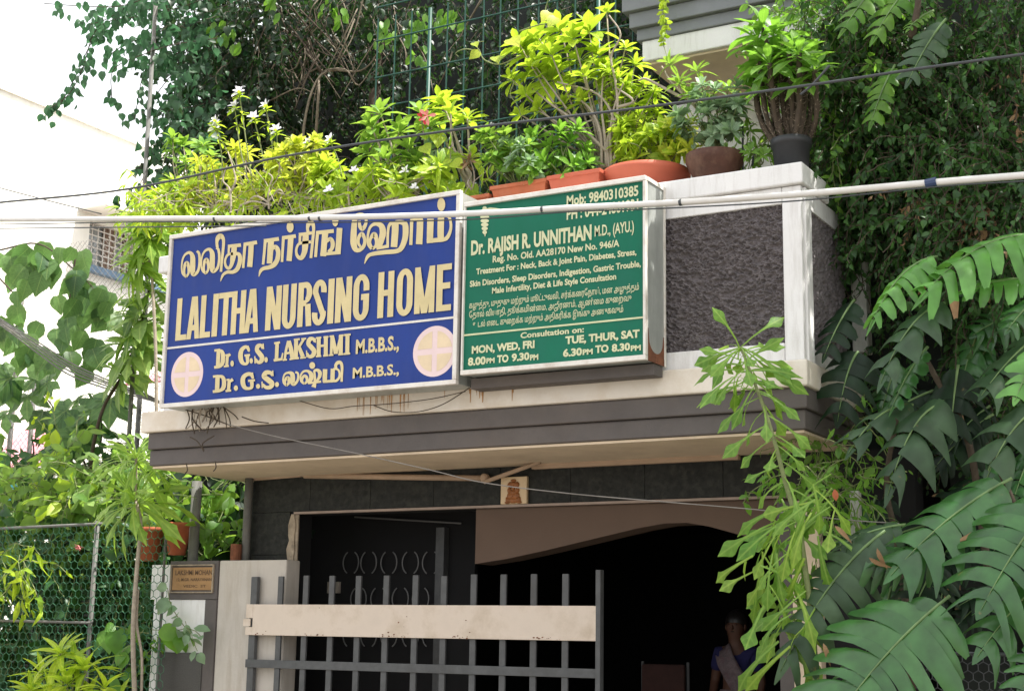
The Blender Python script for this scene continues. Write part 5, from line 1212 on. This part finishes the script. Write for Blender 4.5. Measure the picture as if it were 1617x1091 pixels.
# pots on the pier wall
def pot(name, label, c, prof, m, group=None, soilr=None, n=32, cat='pot'):
    rt = root(name, label, cat, c, group)
    MB().lathe(c, prof, n).build('body', m, rt, smooth=True)
    if soilr: MB().lathe(c, [(0, soilr[1]), (soilr[0], soilr[1])], n).build('soil', MT['soil'], rt)
    return rt
c = PY(279, 876, 9.9); pot('flower_pot', 'tapered terracotta pot standing on the pier wall by the grey post', c, [(0, 0), (.075, 0), (.115, .24), (.13, .24), (.13, .28), (.112, .28), (.10, .2)], MT['terra'], soilr=(.10, .22))
c = PY(236, 886, 10.0); pot('flower_pot', 'terracotta pot half hidden behind the slender rosette tree', c, [(0, 0), (.08, 0), (.12, .26), (.135, .26), (.135, .3), (.118, .3), (.10, .2)], MT['terra'], soilr=(.10, .22))
L = Leaves(); RF = root('pink_flower', 'wilted pink flower on the fence rail', 'flower', PY(124, 862, 9.5)); rosette(L, PY(124, 862, 9.5), (0, -.3, -1), 12, .055, 'oval', (10, 70)); L.objects(RF, MT['pinkfl'], 'petal')
mass('dead_creeper', 'patch of dry brown creeper caught in the right wall greenery', 'creeper', [(1470, 1520, 290, 350, 9.3, 9.7, 10), (1500, 1560, 330, 420, 9.5, 9.9, 8), (1580, 1630, 100, 160, 9.5, 9.7, 4)], MT['dead'], .05, ('lance', 'oval'), MT['bark2'], 10)
# bright bush at the bottom left
BB = root('lime_bush', 'bright lime green bush with pointed leaves in the bottom left corner', 'bush', PY(115, 1150, 8.6))
L = Leaves(); base = PY(115, 1180, 8.6)
for (x_, y_, n_, s_) in ((95, 1030, 16, .25), (65, 1062, 14, .24), (135, 1055, 16, .26), (105, 1075, 16, .26), (165, 1085, 14, .24), (50, 1090, 12, .22), (190, 1100, 10, .2), (80, 1095, 14, .24), (140, 1100, 14, .24), (118, 1040, 10, .2)):
    c = PY(x_, y_, ru(8.45, 8.75)); taper([base, (base + c)/2 + rvec()*.05, c], .014, .006).build('stem', MT['stem'], BB, smooth=True); rosette(L, c, rvec()*.35 + Vector((0, -.3, 1)), n_, s_, ('lance', 'lance2'), (15, 95), jit=.3)
L.objects(BB, LM['lime'])

# ------------------------------------------------------------------ plants on the parapet
CAPZ = 4.577
def trough(name, label, x0, x1, Y0, Y1, h, m, flare=.035, cat='planter'):
    c = ((x0+x1)/2, (Y0+Y1)/2, CAPZ); rt = root(name, label, cat, c); f = flare
    v = []
    for (dx, z_) in ((f, 0), (0, h - .03), (-.012, h - .03), (-.012, h), (.012, h), (.03, h - .08)):
        v += [(x0+dx, Y0+dx, CAPZ+z_), (x1-dx, Y0+dx, CAPZ+z_), (x1-dx, Y1-dx, CAPZ+z_), (x0+dx, Y1-dx, CAPZ+z_)]
    fs = [(3, 2, 1, 0)] + [(i*4+j_, i*4+(j_+1) % 4, (i+1)*4+(j_+1) % 4, (i+1)*4+j_) for i in range(5) for j_ in range(4)]
    MB().add(v, fs).build('body', m, rt, bevel=.004)
    MB().box(x0+.03, x1-.03, Y0+.03, Y1-.03, CAPZ+h-.10, CAPZ+h-.05).build('soil', MT['soil'], rt); return rt
ty = 9.05
def trz(x, y): return PY(x, y, ty)
a, b = trz(776, 306), trz(861, 292)
hT = PY(820, 288, ty).z - CAPZ
trough('planter_box', 'weathered terracotta trough behind the middle of the green sign', a.x, b.x, ty, ty + .26, hT, MT['terra'])
a, b = trz(866, 290), trz(946, 276)
trough('planter_box', 'cleaner red clay trough right of the weathered one', a.x, b.x, ty, ty + .28, hT + .01, MT['redpot'])
a, b = trz(736, 310), trz(771, 305)
trough('planter_box', 'small terracotta box at the joint of the two signs', a.x, b.x, ty, ty + .2, hT - .05, MT['terra'])
# round red bowl
c = PY(1021, 285, 9.32); cx_r = (PY(1083, 262, 9.32).x - PY(957, 268, 9.32).x)/2
rz_ = PY(1021, 250, 9.32 - cx_r).z - CAPZ
RB = pot('bowl_planter', 'wide round red clay bowl at the right end of the green sign', (c.x, 9.32, CAPZ), [(0, 0), (.20, 0), (.245, .03), (cx_r - .03, rz_ - .07), (cx_r, rz_ - .04), (cx_r, rz_), (cx_r - .03, rz_), (cx_r - .06, rz_ - .08)], MT['redpot'], soilr=(cx_r - .05, rz_ - .06), n=48, cat='planter')
bp = PY(1129, 283, 9.2); bw = (PY(1172, 240, 9.2).x - PY(1086, 240, 9.2).x)/2; bh = PY(1129, 230, 9.2 - bw).z - CAPZ
pot('flower_pot', 'dark brown clay pot on the balcony cap right of the red bowl', (bp.x, 9.2, CAPZ), [(0, 0), (bw*.62, 0), (bw*.72, .04), (bw*.93, bh*.62), (bw, bh*.75), (bw*1.0, bh), (bw*.9, bh), (bw*.85, bh*.8)], MT['brownpot'], soilr=(bw*.86, bh*.86))
kp = PY(1250, 262, 9.16); kw = (PY(1281, 220, 9.16).x - PY(1219, 220, 9.16).x)/2; kh = PY(1250, 211, 9.16 - kw).z - CAPZ
pot('flower_pot', 'black plastic pot holding the thorny stems on the balcony corner', (kp.x, 9.16, CAPZ), [(0, 0), (kw*.80, 0), (kw*.92, kh*.78), (kw*1.0, kh*.79), (kw*1.02, kh), (kw*.93, kh), (kw*.9, kh*.8)], MT['blackpot'], soilr=(kw*.9, kh*.86))

def bushy(name, label, cat, base, tips, Y, m, t, n, size, sm='bark', r=.012, spread=(20, 95), group=None, jit=.25, extra=None, ax_=None):
    b = PY(base[0], base[1], Y); b.z = max(b.z, CAPZ) if b.z > 4 else b.z
    rt = root(name, label, cat, b, group); L = Leaves()
    for tip in tips:
        x_, y_ = tip[:2]; nn = tip[2] if len(tip) > 2 else n; ss = tip[3] if len(tip) > 3 else size
        c = PY(x_, y_, Y + ru(-.15, .15)); mid = b.lerp(c, .5) + Vector((ru(-.06, .06), ru(-.05, .05), .03))
        taper([b, b.lerp(c, .2) + rvec()*.03, mid, c], r, r*.4, 4).build('stem', MT[sm], rt, smooth=True)
        rosette(L, c, (c - mid).normalized() + Vector((0, -.35, .45)) if ax_ is None else ax_, nn, ss, t, spread, jit=jit)
        if extra:
            for q in range(extra):
                p = mid.lerp(c, ru(-.3, .9)); L.add(t if isinstance(t, str) else random.choice(t), p + rvec()*.03, rvec() + Vector((0, 0, .2)), Vector((0, 0, 1)) + rvec()*.5, ss*ru(.6, .95))
    L.objects(rt, m); return rt
def R2(x0, x1, y0, y1, n): return [(ru(x0, x1), ru(y0, y1)) for _ in range(n)]
# yellow green shrubs above the blue sign
g_ = 'yellow green shrubs above the blue sign'
bushy('yellow_shrub', 'sprawling lime shrub over the left corner of the blue sign', 'shrub', (275, 345), R2(205, 330, 285, 350, 16), 9.5, LM['lime'], ('lance', 'lance2'), 15, .15, spread=(20, 110), group=g_, extra=5)
bushy('yellow_shrub', 'dense yellow shrub above the first letters of the blue sign', 'shrub', (340, 335), R2(290, 400, 250, 325, 16), 9.4, LM['yellow'], ('lance', 'lance2', 'strap'), 14, .13, spread=(20, 110), group=g_, extra=5)
bushy('yellow_shrub', 'yellow green shrub with bare twigs above the middle of the blue sign', 'shrub', (400, 330), R2(360, 470, 225, 315, 17), 9.5, LM['yellow'], ('lance', 'obov'), 14, .13, spread=(20, 110), group=g_, extra=5)
bushy('yellow_shrub', 'tallest yellow shrub left of the desert roses', 'shrub', (470, 320), R2(430, 520, 225, 310, 17), 9.4, LM['yellow'], ('lance2', 'oval'), 14, .14, spread=(20, 110), group=g_, extra=5)
bushy('yellow_shrub', 'low yellow green shrub just left of the desert roses', 'shrub', (525, 320), R2(490, 575, 255, 310, 12), 9.3, LM['lime'], ('lance2', 'oval'), 14, .14, spread=(20, 110), group=g_, extra=5)
bushy('yellow_shrub', 'sparse pale shrub rising against the pole at the far left of the roof', 'shrub', (290, 335), R2(255, 345, 215, 290, 12), 9.8, LM['fresh'], ('lance2', 'oval', 'obov'), 12, .14, spread=(20, 110), group=g_, extra=4)
mass('fern_clump', 'feathery dry and green undergrowth along the top of the blue sign', 'undergrowth', [(210, 740, 300, 335, 9.1, 9.5, 150)], LM['lime'], .09, ('lance', 'strap', 'lance2'), MT['bark'], 5, grav=-.05)
DW = root('dry_twigs', 'pale dry forked twigs standing in the yellow shrubs', 'twigs', PY(365, 330, 9.2))
for pts in ([(365, 335), (363, 300), (352, 285), (358, 262)], [(364, 305), (372, 285), (368, 265), (360, 240)], [(425, 330), (424, 300), (430, 280), (415, 270)], [(552, 325), (550, 300), (552, 285)], [(425, 320), (405, 310), (395, 315)], [(424, 318), (440, 300), (450, 308)], [(365, 320), (345, 318), (340, 328)], [(380, 325), (400, 318), (430, 325)]):
    taper([PY(x, y, 9.15) for x, y in pts], .010, .005).build('twig', MT['bark'], DW, smooth=True)
# tall flowering stems with white flowers
WF = root('white_flower_plant', 'tall stems tipped with small white flowers above the yellow shrubs', 'plant', PY(390, 320, 9.4))
L = Leaves(); Lf = Leaves()
for (x0, y0, x1, y1) in ((400, 300, 378, 150), (395, 300, 371, 172), (430, 290, 420, 172), (390, 300, 340, 205), (510, 290, 488, 230), (540, 280, 522, 225), (350, 300, 341, 195), (450, 300, 437, 210), (420, 300, 402, 190)):
    P = catmull([PY(x0, y0, 9.4), PY((x0+x1)/2 + ru(-5, 5), (y0+y1)/2, 9.4), PY(x1, y1, 9.35)], 5); MB().tube(P, .006, 5).build('stem', MT['stem'], WF, smooth=True)
    rosette(L, P[-1], (0, -.3, 1), 9, .085, 'oval', (40, 110)); rosette(L, P[-3], (0, -.3, 1), 6, .09, 'lance', (50, 110))
    rosette(Lf, P[-1] + Vector((0, 0, .03)), (ru(-.4, .4), -.8, .6), 7, .075, 'oval', (20, 80))
for x_, y_ in ((620, 288), (655, 296), (668, 270), (520, 300), (640, 270), (560, 268)):
    rosette(Lf, PY(x_, y_, 9.1), (0, -1, .5), 6, .055, 'oval', (20, 80))
L.objects(WF, LM['lime']); Lf.objects(WF, MT['whitefl'], 'petal')
# desert roses
g_ = 'desert rose plants between the signs'
bushy('desert_rose', 'desert rose with pale stems and fanned rosettes left of the trellis post', 'plant', (640, 310), [(600, 178), (586, 200), (597, 222), (580, 242), (612, 250), (630, 208), (645, 235), (655, 262)], 9.3, LM['fresh'], ('obov', 'obov2'), 15, .20, r=.016, group=g_)
bushy('desert_rose', 'desert rose with a red and pink bloom behind the sign joint', 'plant', (655, 315), [(664, 178), (682, 200), (660, 255), (672, 250)], 9.3, LM['fresh'], ('obov', 'obov2'), 15, .18, r=.014, group=g_)
bushy('desert_rose', 'desert rose on a leaning white stem over the trellis', 'plant', (742, 300), [(700, 165), (712, 178), (690, 190), (738, 188), (696, 160), (745, 250)], 9.35, LM['lime'], ('obov', 'obov2'), 13, .17, r=.018, group=g_)
bushy('desert_rose', 'low lime desert rose crowded above the right end of the blue sign', 'plant', (620, 320), R2(580, 700, 262, 305, 14), 9.2, LM['lime'], ('obov', 'lance2'), 14, .16, r=.010, group=g_)
RFL = root('red_flower', 'red and pale pink bloom of the desert rose', 'flower', PY(668, 186, 9.15)); L = Leaves(); rosette(L, PY(668, 186, 9.12), (.2, -1, 0), 6, .065, 'obov', (30, 80)); L.objects(RFL, MT['redfl'], 'petal'); L = Leaves(); rosette(L, PY(675, 183, 9.1), (.4, -1, -.3), 5, .08, 'obov', (30, 90)); L.objects(RFL, MT['pinkfl'], 'petal')
HP = root('heart_leaf_pothos', 'yellow heart leaved pothos between the desert roses', 'plant', PY(690, 300, 9.2)); L = Leaves()
for x_, y_, s_ in ((690, 208, .16), (672, 212, .12), (710, 236, .19), (700, 275, .19), (706, 285, .17), (668, 230, .13), (715, 255, .13), (730, 300, .16), (738, 296, .15), (720, 290, .12)):
    p = PY(x_, y_, ru(9.1, 9.25)); L.add('heart', p, Vector((ru(-.2, .9), -.3, -ru(.1, .8))), toward(p) + Vector((0, 0, .7)) + rvec()*.3, s_)
L.objects(HP, LM['lime'])
taper([PY(700, 305, 9.2), PY(705, 260, 9.2), PY(690, 210, 9.2)], .008, .004).build('stem', MT['stem'], HP, smooth=True)
GV = root('grey_leaf_vine', 'small blue grey leaves strung beside the pothos', 'vine', PY(682, 250, 9.25)); L = Leaves()
for k in range(26): p = PY(random.gauss(682, 7), ru(208, 262), 9.2); L.add('oval', p, rvec(), toward(p) + rvec()*.5, .07)
L.objects(GV, LM['grey'])
# trough plants
bushy('jade_plant', 'jade plant with round pale leaves in the weathered trough', 'plant', (815, 292), R2(752, 850, 205, 275, 22), 9.18, LM['fresh'], ('oval', 'obov'), 12, .11, sm='stem', r=.008, spread=(20, 90), extra=6)
bushy('jade_plant', 'grey green upright stems crowded in the middle of the weathered trough', 'plant', (830, 294), R2(790, 850, 225, 285, 12), 9.12, LM['grey'], ('oval', 'lance'), 12, .085, sm='stem', r=.006, spread=(20, 90), extra=6)
bushy('spiky_rosette_plant', 'plant with narrow pointed rosettes in the cleaner red trough', 'plant', (895, 280), [(845, 215), (868, 235), (885, 210), (900, 225), (925, 240), (860, 255), (890, 250), (912, 205), (928, 258), (875, 265), (905, 262)], 9.2, LM['mid'], ('lance', 'obov'), 17, .14, sm='stem', r=.008, spread=(15, 90))
bushy('dry_aloe', 'small spiky bronze succulent over the joint of the signs', 'plant', (745, 300), [(742, 252), (736, 262)], 9.1, MT['dead'], 'lance', 12, .09, sm='bark', r=.008)
# tall bush over the green sign
bushy('tall_bush', 'tall lime bush with whorled leaves towering over the green sign', 'bush', (958, 270), [(870, 122, 26, .26), (832, 85, 12, .2), (850, 60, 14, .2), (885, 45, 14, .2), (905, 60, 16, .2), (930, 48, 10, .22), (820, 70, 12, .18), (945, 85, 12, .2), (808, 125, 14, .14), (830, 150, 14, .15), (915, 95, 12, .17), (870, 85, 14, .19), (900, 130, 12, .14), (845, 105, 12, .18), (920, 160, 12, .16), (890, 165, 12, .13), (850, 175, 12, .13), (820, 180, 10, .12), (958, 18, 10, .12), (988, 75, 10, .12), (960, 110, 14, .19), (925, 120, 10, .16)],
      9.45, LM['lime'], ('obov', 'obov2', 'oval'), 14, .2, r=.014)
bushy('lance_bush', 'dense lime bush of narrow leaves beside the tall bush', 'bush', (985, 265), R2(950, 1045, 100, 200, 22), 9.5, LM['lime'], ('lance', 'lance2'), 14, .14, r=.010, extra=6)
TV = root('tendril_vine', 'curling tendril vine reaching left from the tall bush', 'vine', PY(820, 90, 9.3))
for pts in ([(822, 88), (790, 102), (765, 95), (757, 80), (748, 68), (764, 66)], [(757, 82), (735, 78), (720, 84), (724, 90)], [(860, 30), (862, 12), (868, -5)], [(820, 50), (850, 40), (870, 38)], [(812, 130), (806, 150), (818, 168), (825, 195)]):
    taper([PY(x, y, 9.3) for x, y in pts], .006, .003).build('tendril', MT['stem'], TV, smooth=True)
L = Leaves()
for x_, y_, s_ in ((757, 82, .1), (782, 90, .11), (748, 68, .08), (805, 62, .16), (868, 20, .12), (878, 28, .12)):
    p = PY(x_, y_, 9.28); L.add('heart', p, Vector((ru(-.4, .8), -.3, -.3)), toward(p) + Vector((0, 0, .6)), s_)
L.objects(TV, LM['yellow'])
# pale crooked branches of the tall bush
PBR = root('pale_branches', 'crooked whitish branches inside the tall bush', 'branches', PY(960, 260, 9.4))
for pts in ([(962, 270), (960, 220), (975, 180), (972, 130), (965, 90), (980, 55), (962, 25)], [(955, 265), (915, 225), (912, 200), (935, 190)], [(958, 240), (905, 190), (870, 165), (840, 140)], [(970, 265), (972, 200), (945, 150), (880, 130)], [(1078, 155), (1050, 140), (1020, 125), (1008, 128)], [(975, 170), (1000, 160), (975, 140)], [(950, 268), (948, 210), (930, 170), (900, 150)], [(1100, 170), (1085, 155), (1060, 130), (1045, 105)], [(958, 265), (955, 215), (950, 170), (952, 120)], [(966, 265), (964, 215), (970, 170), (985, 130)]):
    taper([PY(x, y, 9.35) for x, y in pts], .014, .006).build('branch', MT['bark'], PBR, smooth=True)
# bowl plants
bushy('yellow_bowl_plant', 'bright yellow green plant filling the red bowl', 'plant', (1022, 262), R2(962, 1082, 185, 250, 24), 9.32, LM['lime'], ('lance', 'oval', 'lance2'), 12, .12, sm='stem', r=.007, spread=(20, 95), extra=6)
bushy('yellow_bowl_plant', 'yellowest leaves at the right rim of the red bowl', 'plant', (1050, 262), R2(1030, 1092, 195, 245, 9), 9.3, LM['yellow'], ('oval', 'lance2'), 11, .12, sm='stem', r=.007, spread=(20, 95), extra=4)
bushy('variegated_plant', 'plant with pale green leaves in the dark brown pot', 'plant', (1128, 240), R2(1070, 1175, 130, 222, 24), 9.25, LM['grey'], ('heart', 'oval', 'obov'), 9, .11, sm='stem', r=.007, spread=(20, 100), extra=4)
bushy('variegated_plant', 'small green shoots rising from the dark brown pot', 'plant', (1135, 240), [(1058, 100), (1100, 112), (1095, 150), (1120, 165), (1150, 140), (1170, 170), (1072, 130)], 9.25, LM['fresh'], ('obov', 'lance2'), 13, .13, sm='stem', r=.007)
# thorny stems
TS = root('crown_of_thorns', 'bundle of thick brown thorny stems with leafy crowns in the black pot', 'plant', (kp.x, 9.16, CAPZ + kh*.86))
L = Leaves(); kb = Vector((kp.x, 9.16, CAPZ + kh*.84)); th_ = MB()
for k, (x_, y_) in enumerate(((1190, 112), (1200, 95), (1208, 85), (1215, 100), (1222, 90), (1230, 82), (1238, 96), (1246, 84), (1254, 92), (1262, 84), (1270, 96), (1278, 100), (1286, 110), (1216, 130), (1240, 120), (1262, 125), (1192, 140))):
    c = PY(x_, y_, 9.16 + ru(-.2, .2)); b0 = kb + Vector(((x_-1240)/50*.10, ru(-.08, .08), 0)); P = catmull([b0, b0.lerp(c, .4) + Vector(((x_-1240)/50*.05, 0, 0)), c], 7)
    MB().tube(P, [.019 + .003*math.sin(i*1.7) for i in range(len(P))], 7).build('stem', MT['bark2'], TS, smooth=True)
    for q in range(70):
        i = random.randrange(len(P)-1); p = P[i].lerp(P[i+1], rnd()); v = rvec(); v.z *= .3; v.normalize(); s_ = v.cross(Vector((0, 0, 1)))*.004
        th_.add([p + v*.02 - s_, p + v*.02 + s_, p + v*.048 + Vector((0, 0, .008))], [(0, 1, 2)])
    rosette(L, P[-1], (c - kb).normalized() + Vector((0, -.3, .6)), 12, ru(.16, .24), ('obov', 'obov2'), (15, 105), jit=.25)
for x_, y_ in ((1196, 62), (1204, 45), (1222, 52)):
    rosette(L, PY(x_, y_, 9.1), (0, -.3, 1), 9, .24, ('obov', 'obov2'), (15, 90), jit=.25)
taper([PY(1222, 90, 9.1), PY(1210, 66, 9.1), PY(1204, 45, 9.1)], .02, .012).build('stem', MT['bark2'], TS, smooth=True)
th_.build('thorn', MT['bark'], TS, kind='stuff'); L.objects(TS, LM['mid'])
bushy('offshoot_plant', 'small pale shoots between the brown and black pots', 'plant', (1200, 262), [(1182, 205, 8, .1), (1195, 230, 9, .1), (1212, 218, 8, .11), (1205, 245, 9, .09), (1185, 240, 9, .09), (1225, 208, 7, .12)], 9.25, LM['fresh'], ('lance', 'obov'), 9, .1, sm='stem', r=.005)
IR = root('iron_bracket', 'small black forked iron stake between the brown and black pots', 'bracket', PY(1175, 265, 9.3))
for pts in ([(1173, 268), (1173, 200)], [(1188, 262), (1190, 245), (1182, 232)], [(1190, 245), (1204, 236)]): MB().tube([PY(x, y, 9.3) for x, y in pts], .008, 6).build('rod', MT['cabled'], IR)
# trailing strand hanging from the cornice
CS = root('hanging_strand', 'thin yellow green strand trailing down the grey cornice', 'vine', PY(1052, 0, 10.0)); L = Leaves()
P = [PY(1050 + 3*math.sin(i*.7), -20 + i*5.5, 10.0 - .01*i) for i in range(22)]; MB().tube(P, .003, 4).build('stem', MT['stem'], CS)
for p in P[:17]:
    for s_ in range(3): L.add('oval', p, Vector((ru(-1, 1), -.3, -.4)), toward(p) + rvec()*.5, ru(.04, .07))
L.objects(CS, LM['lime'])
bpy.data.objects.remove(_fo); bpy.data.curves.remove(_fc)
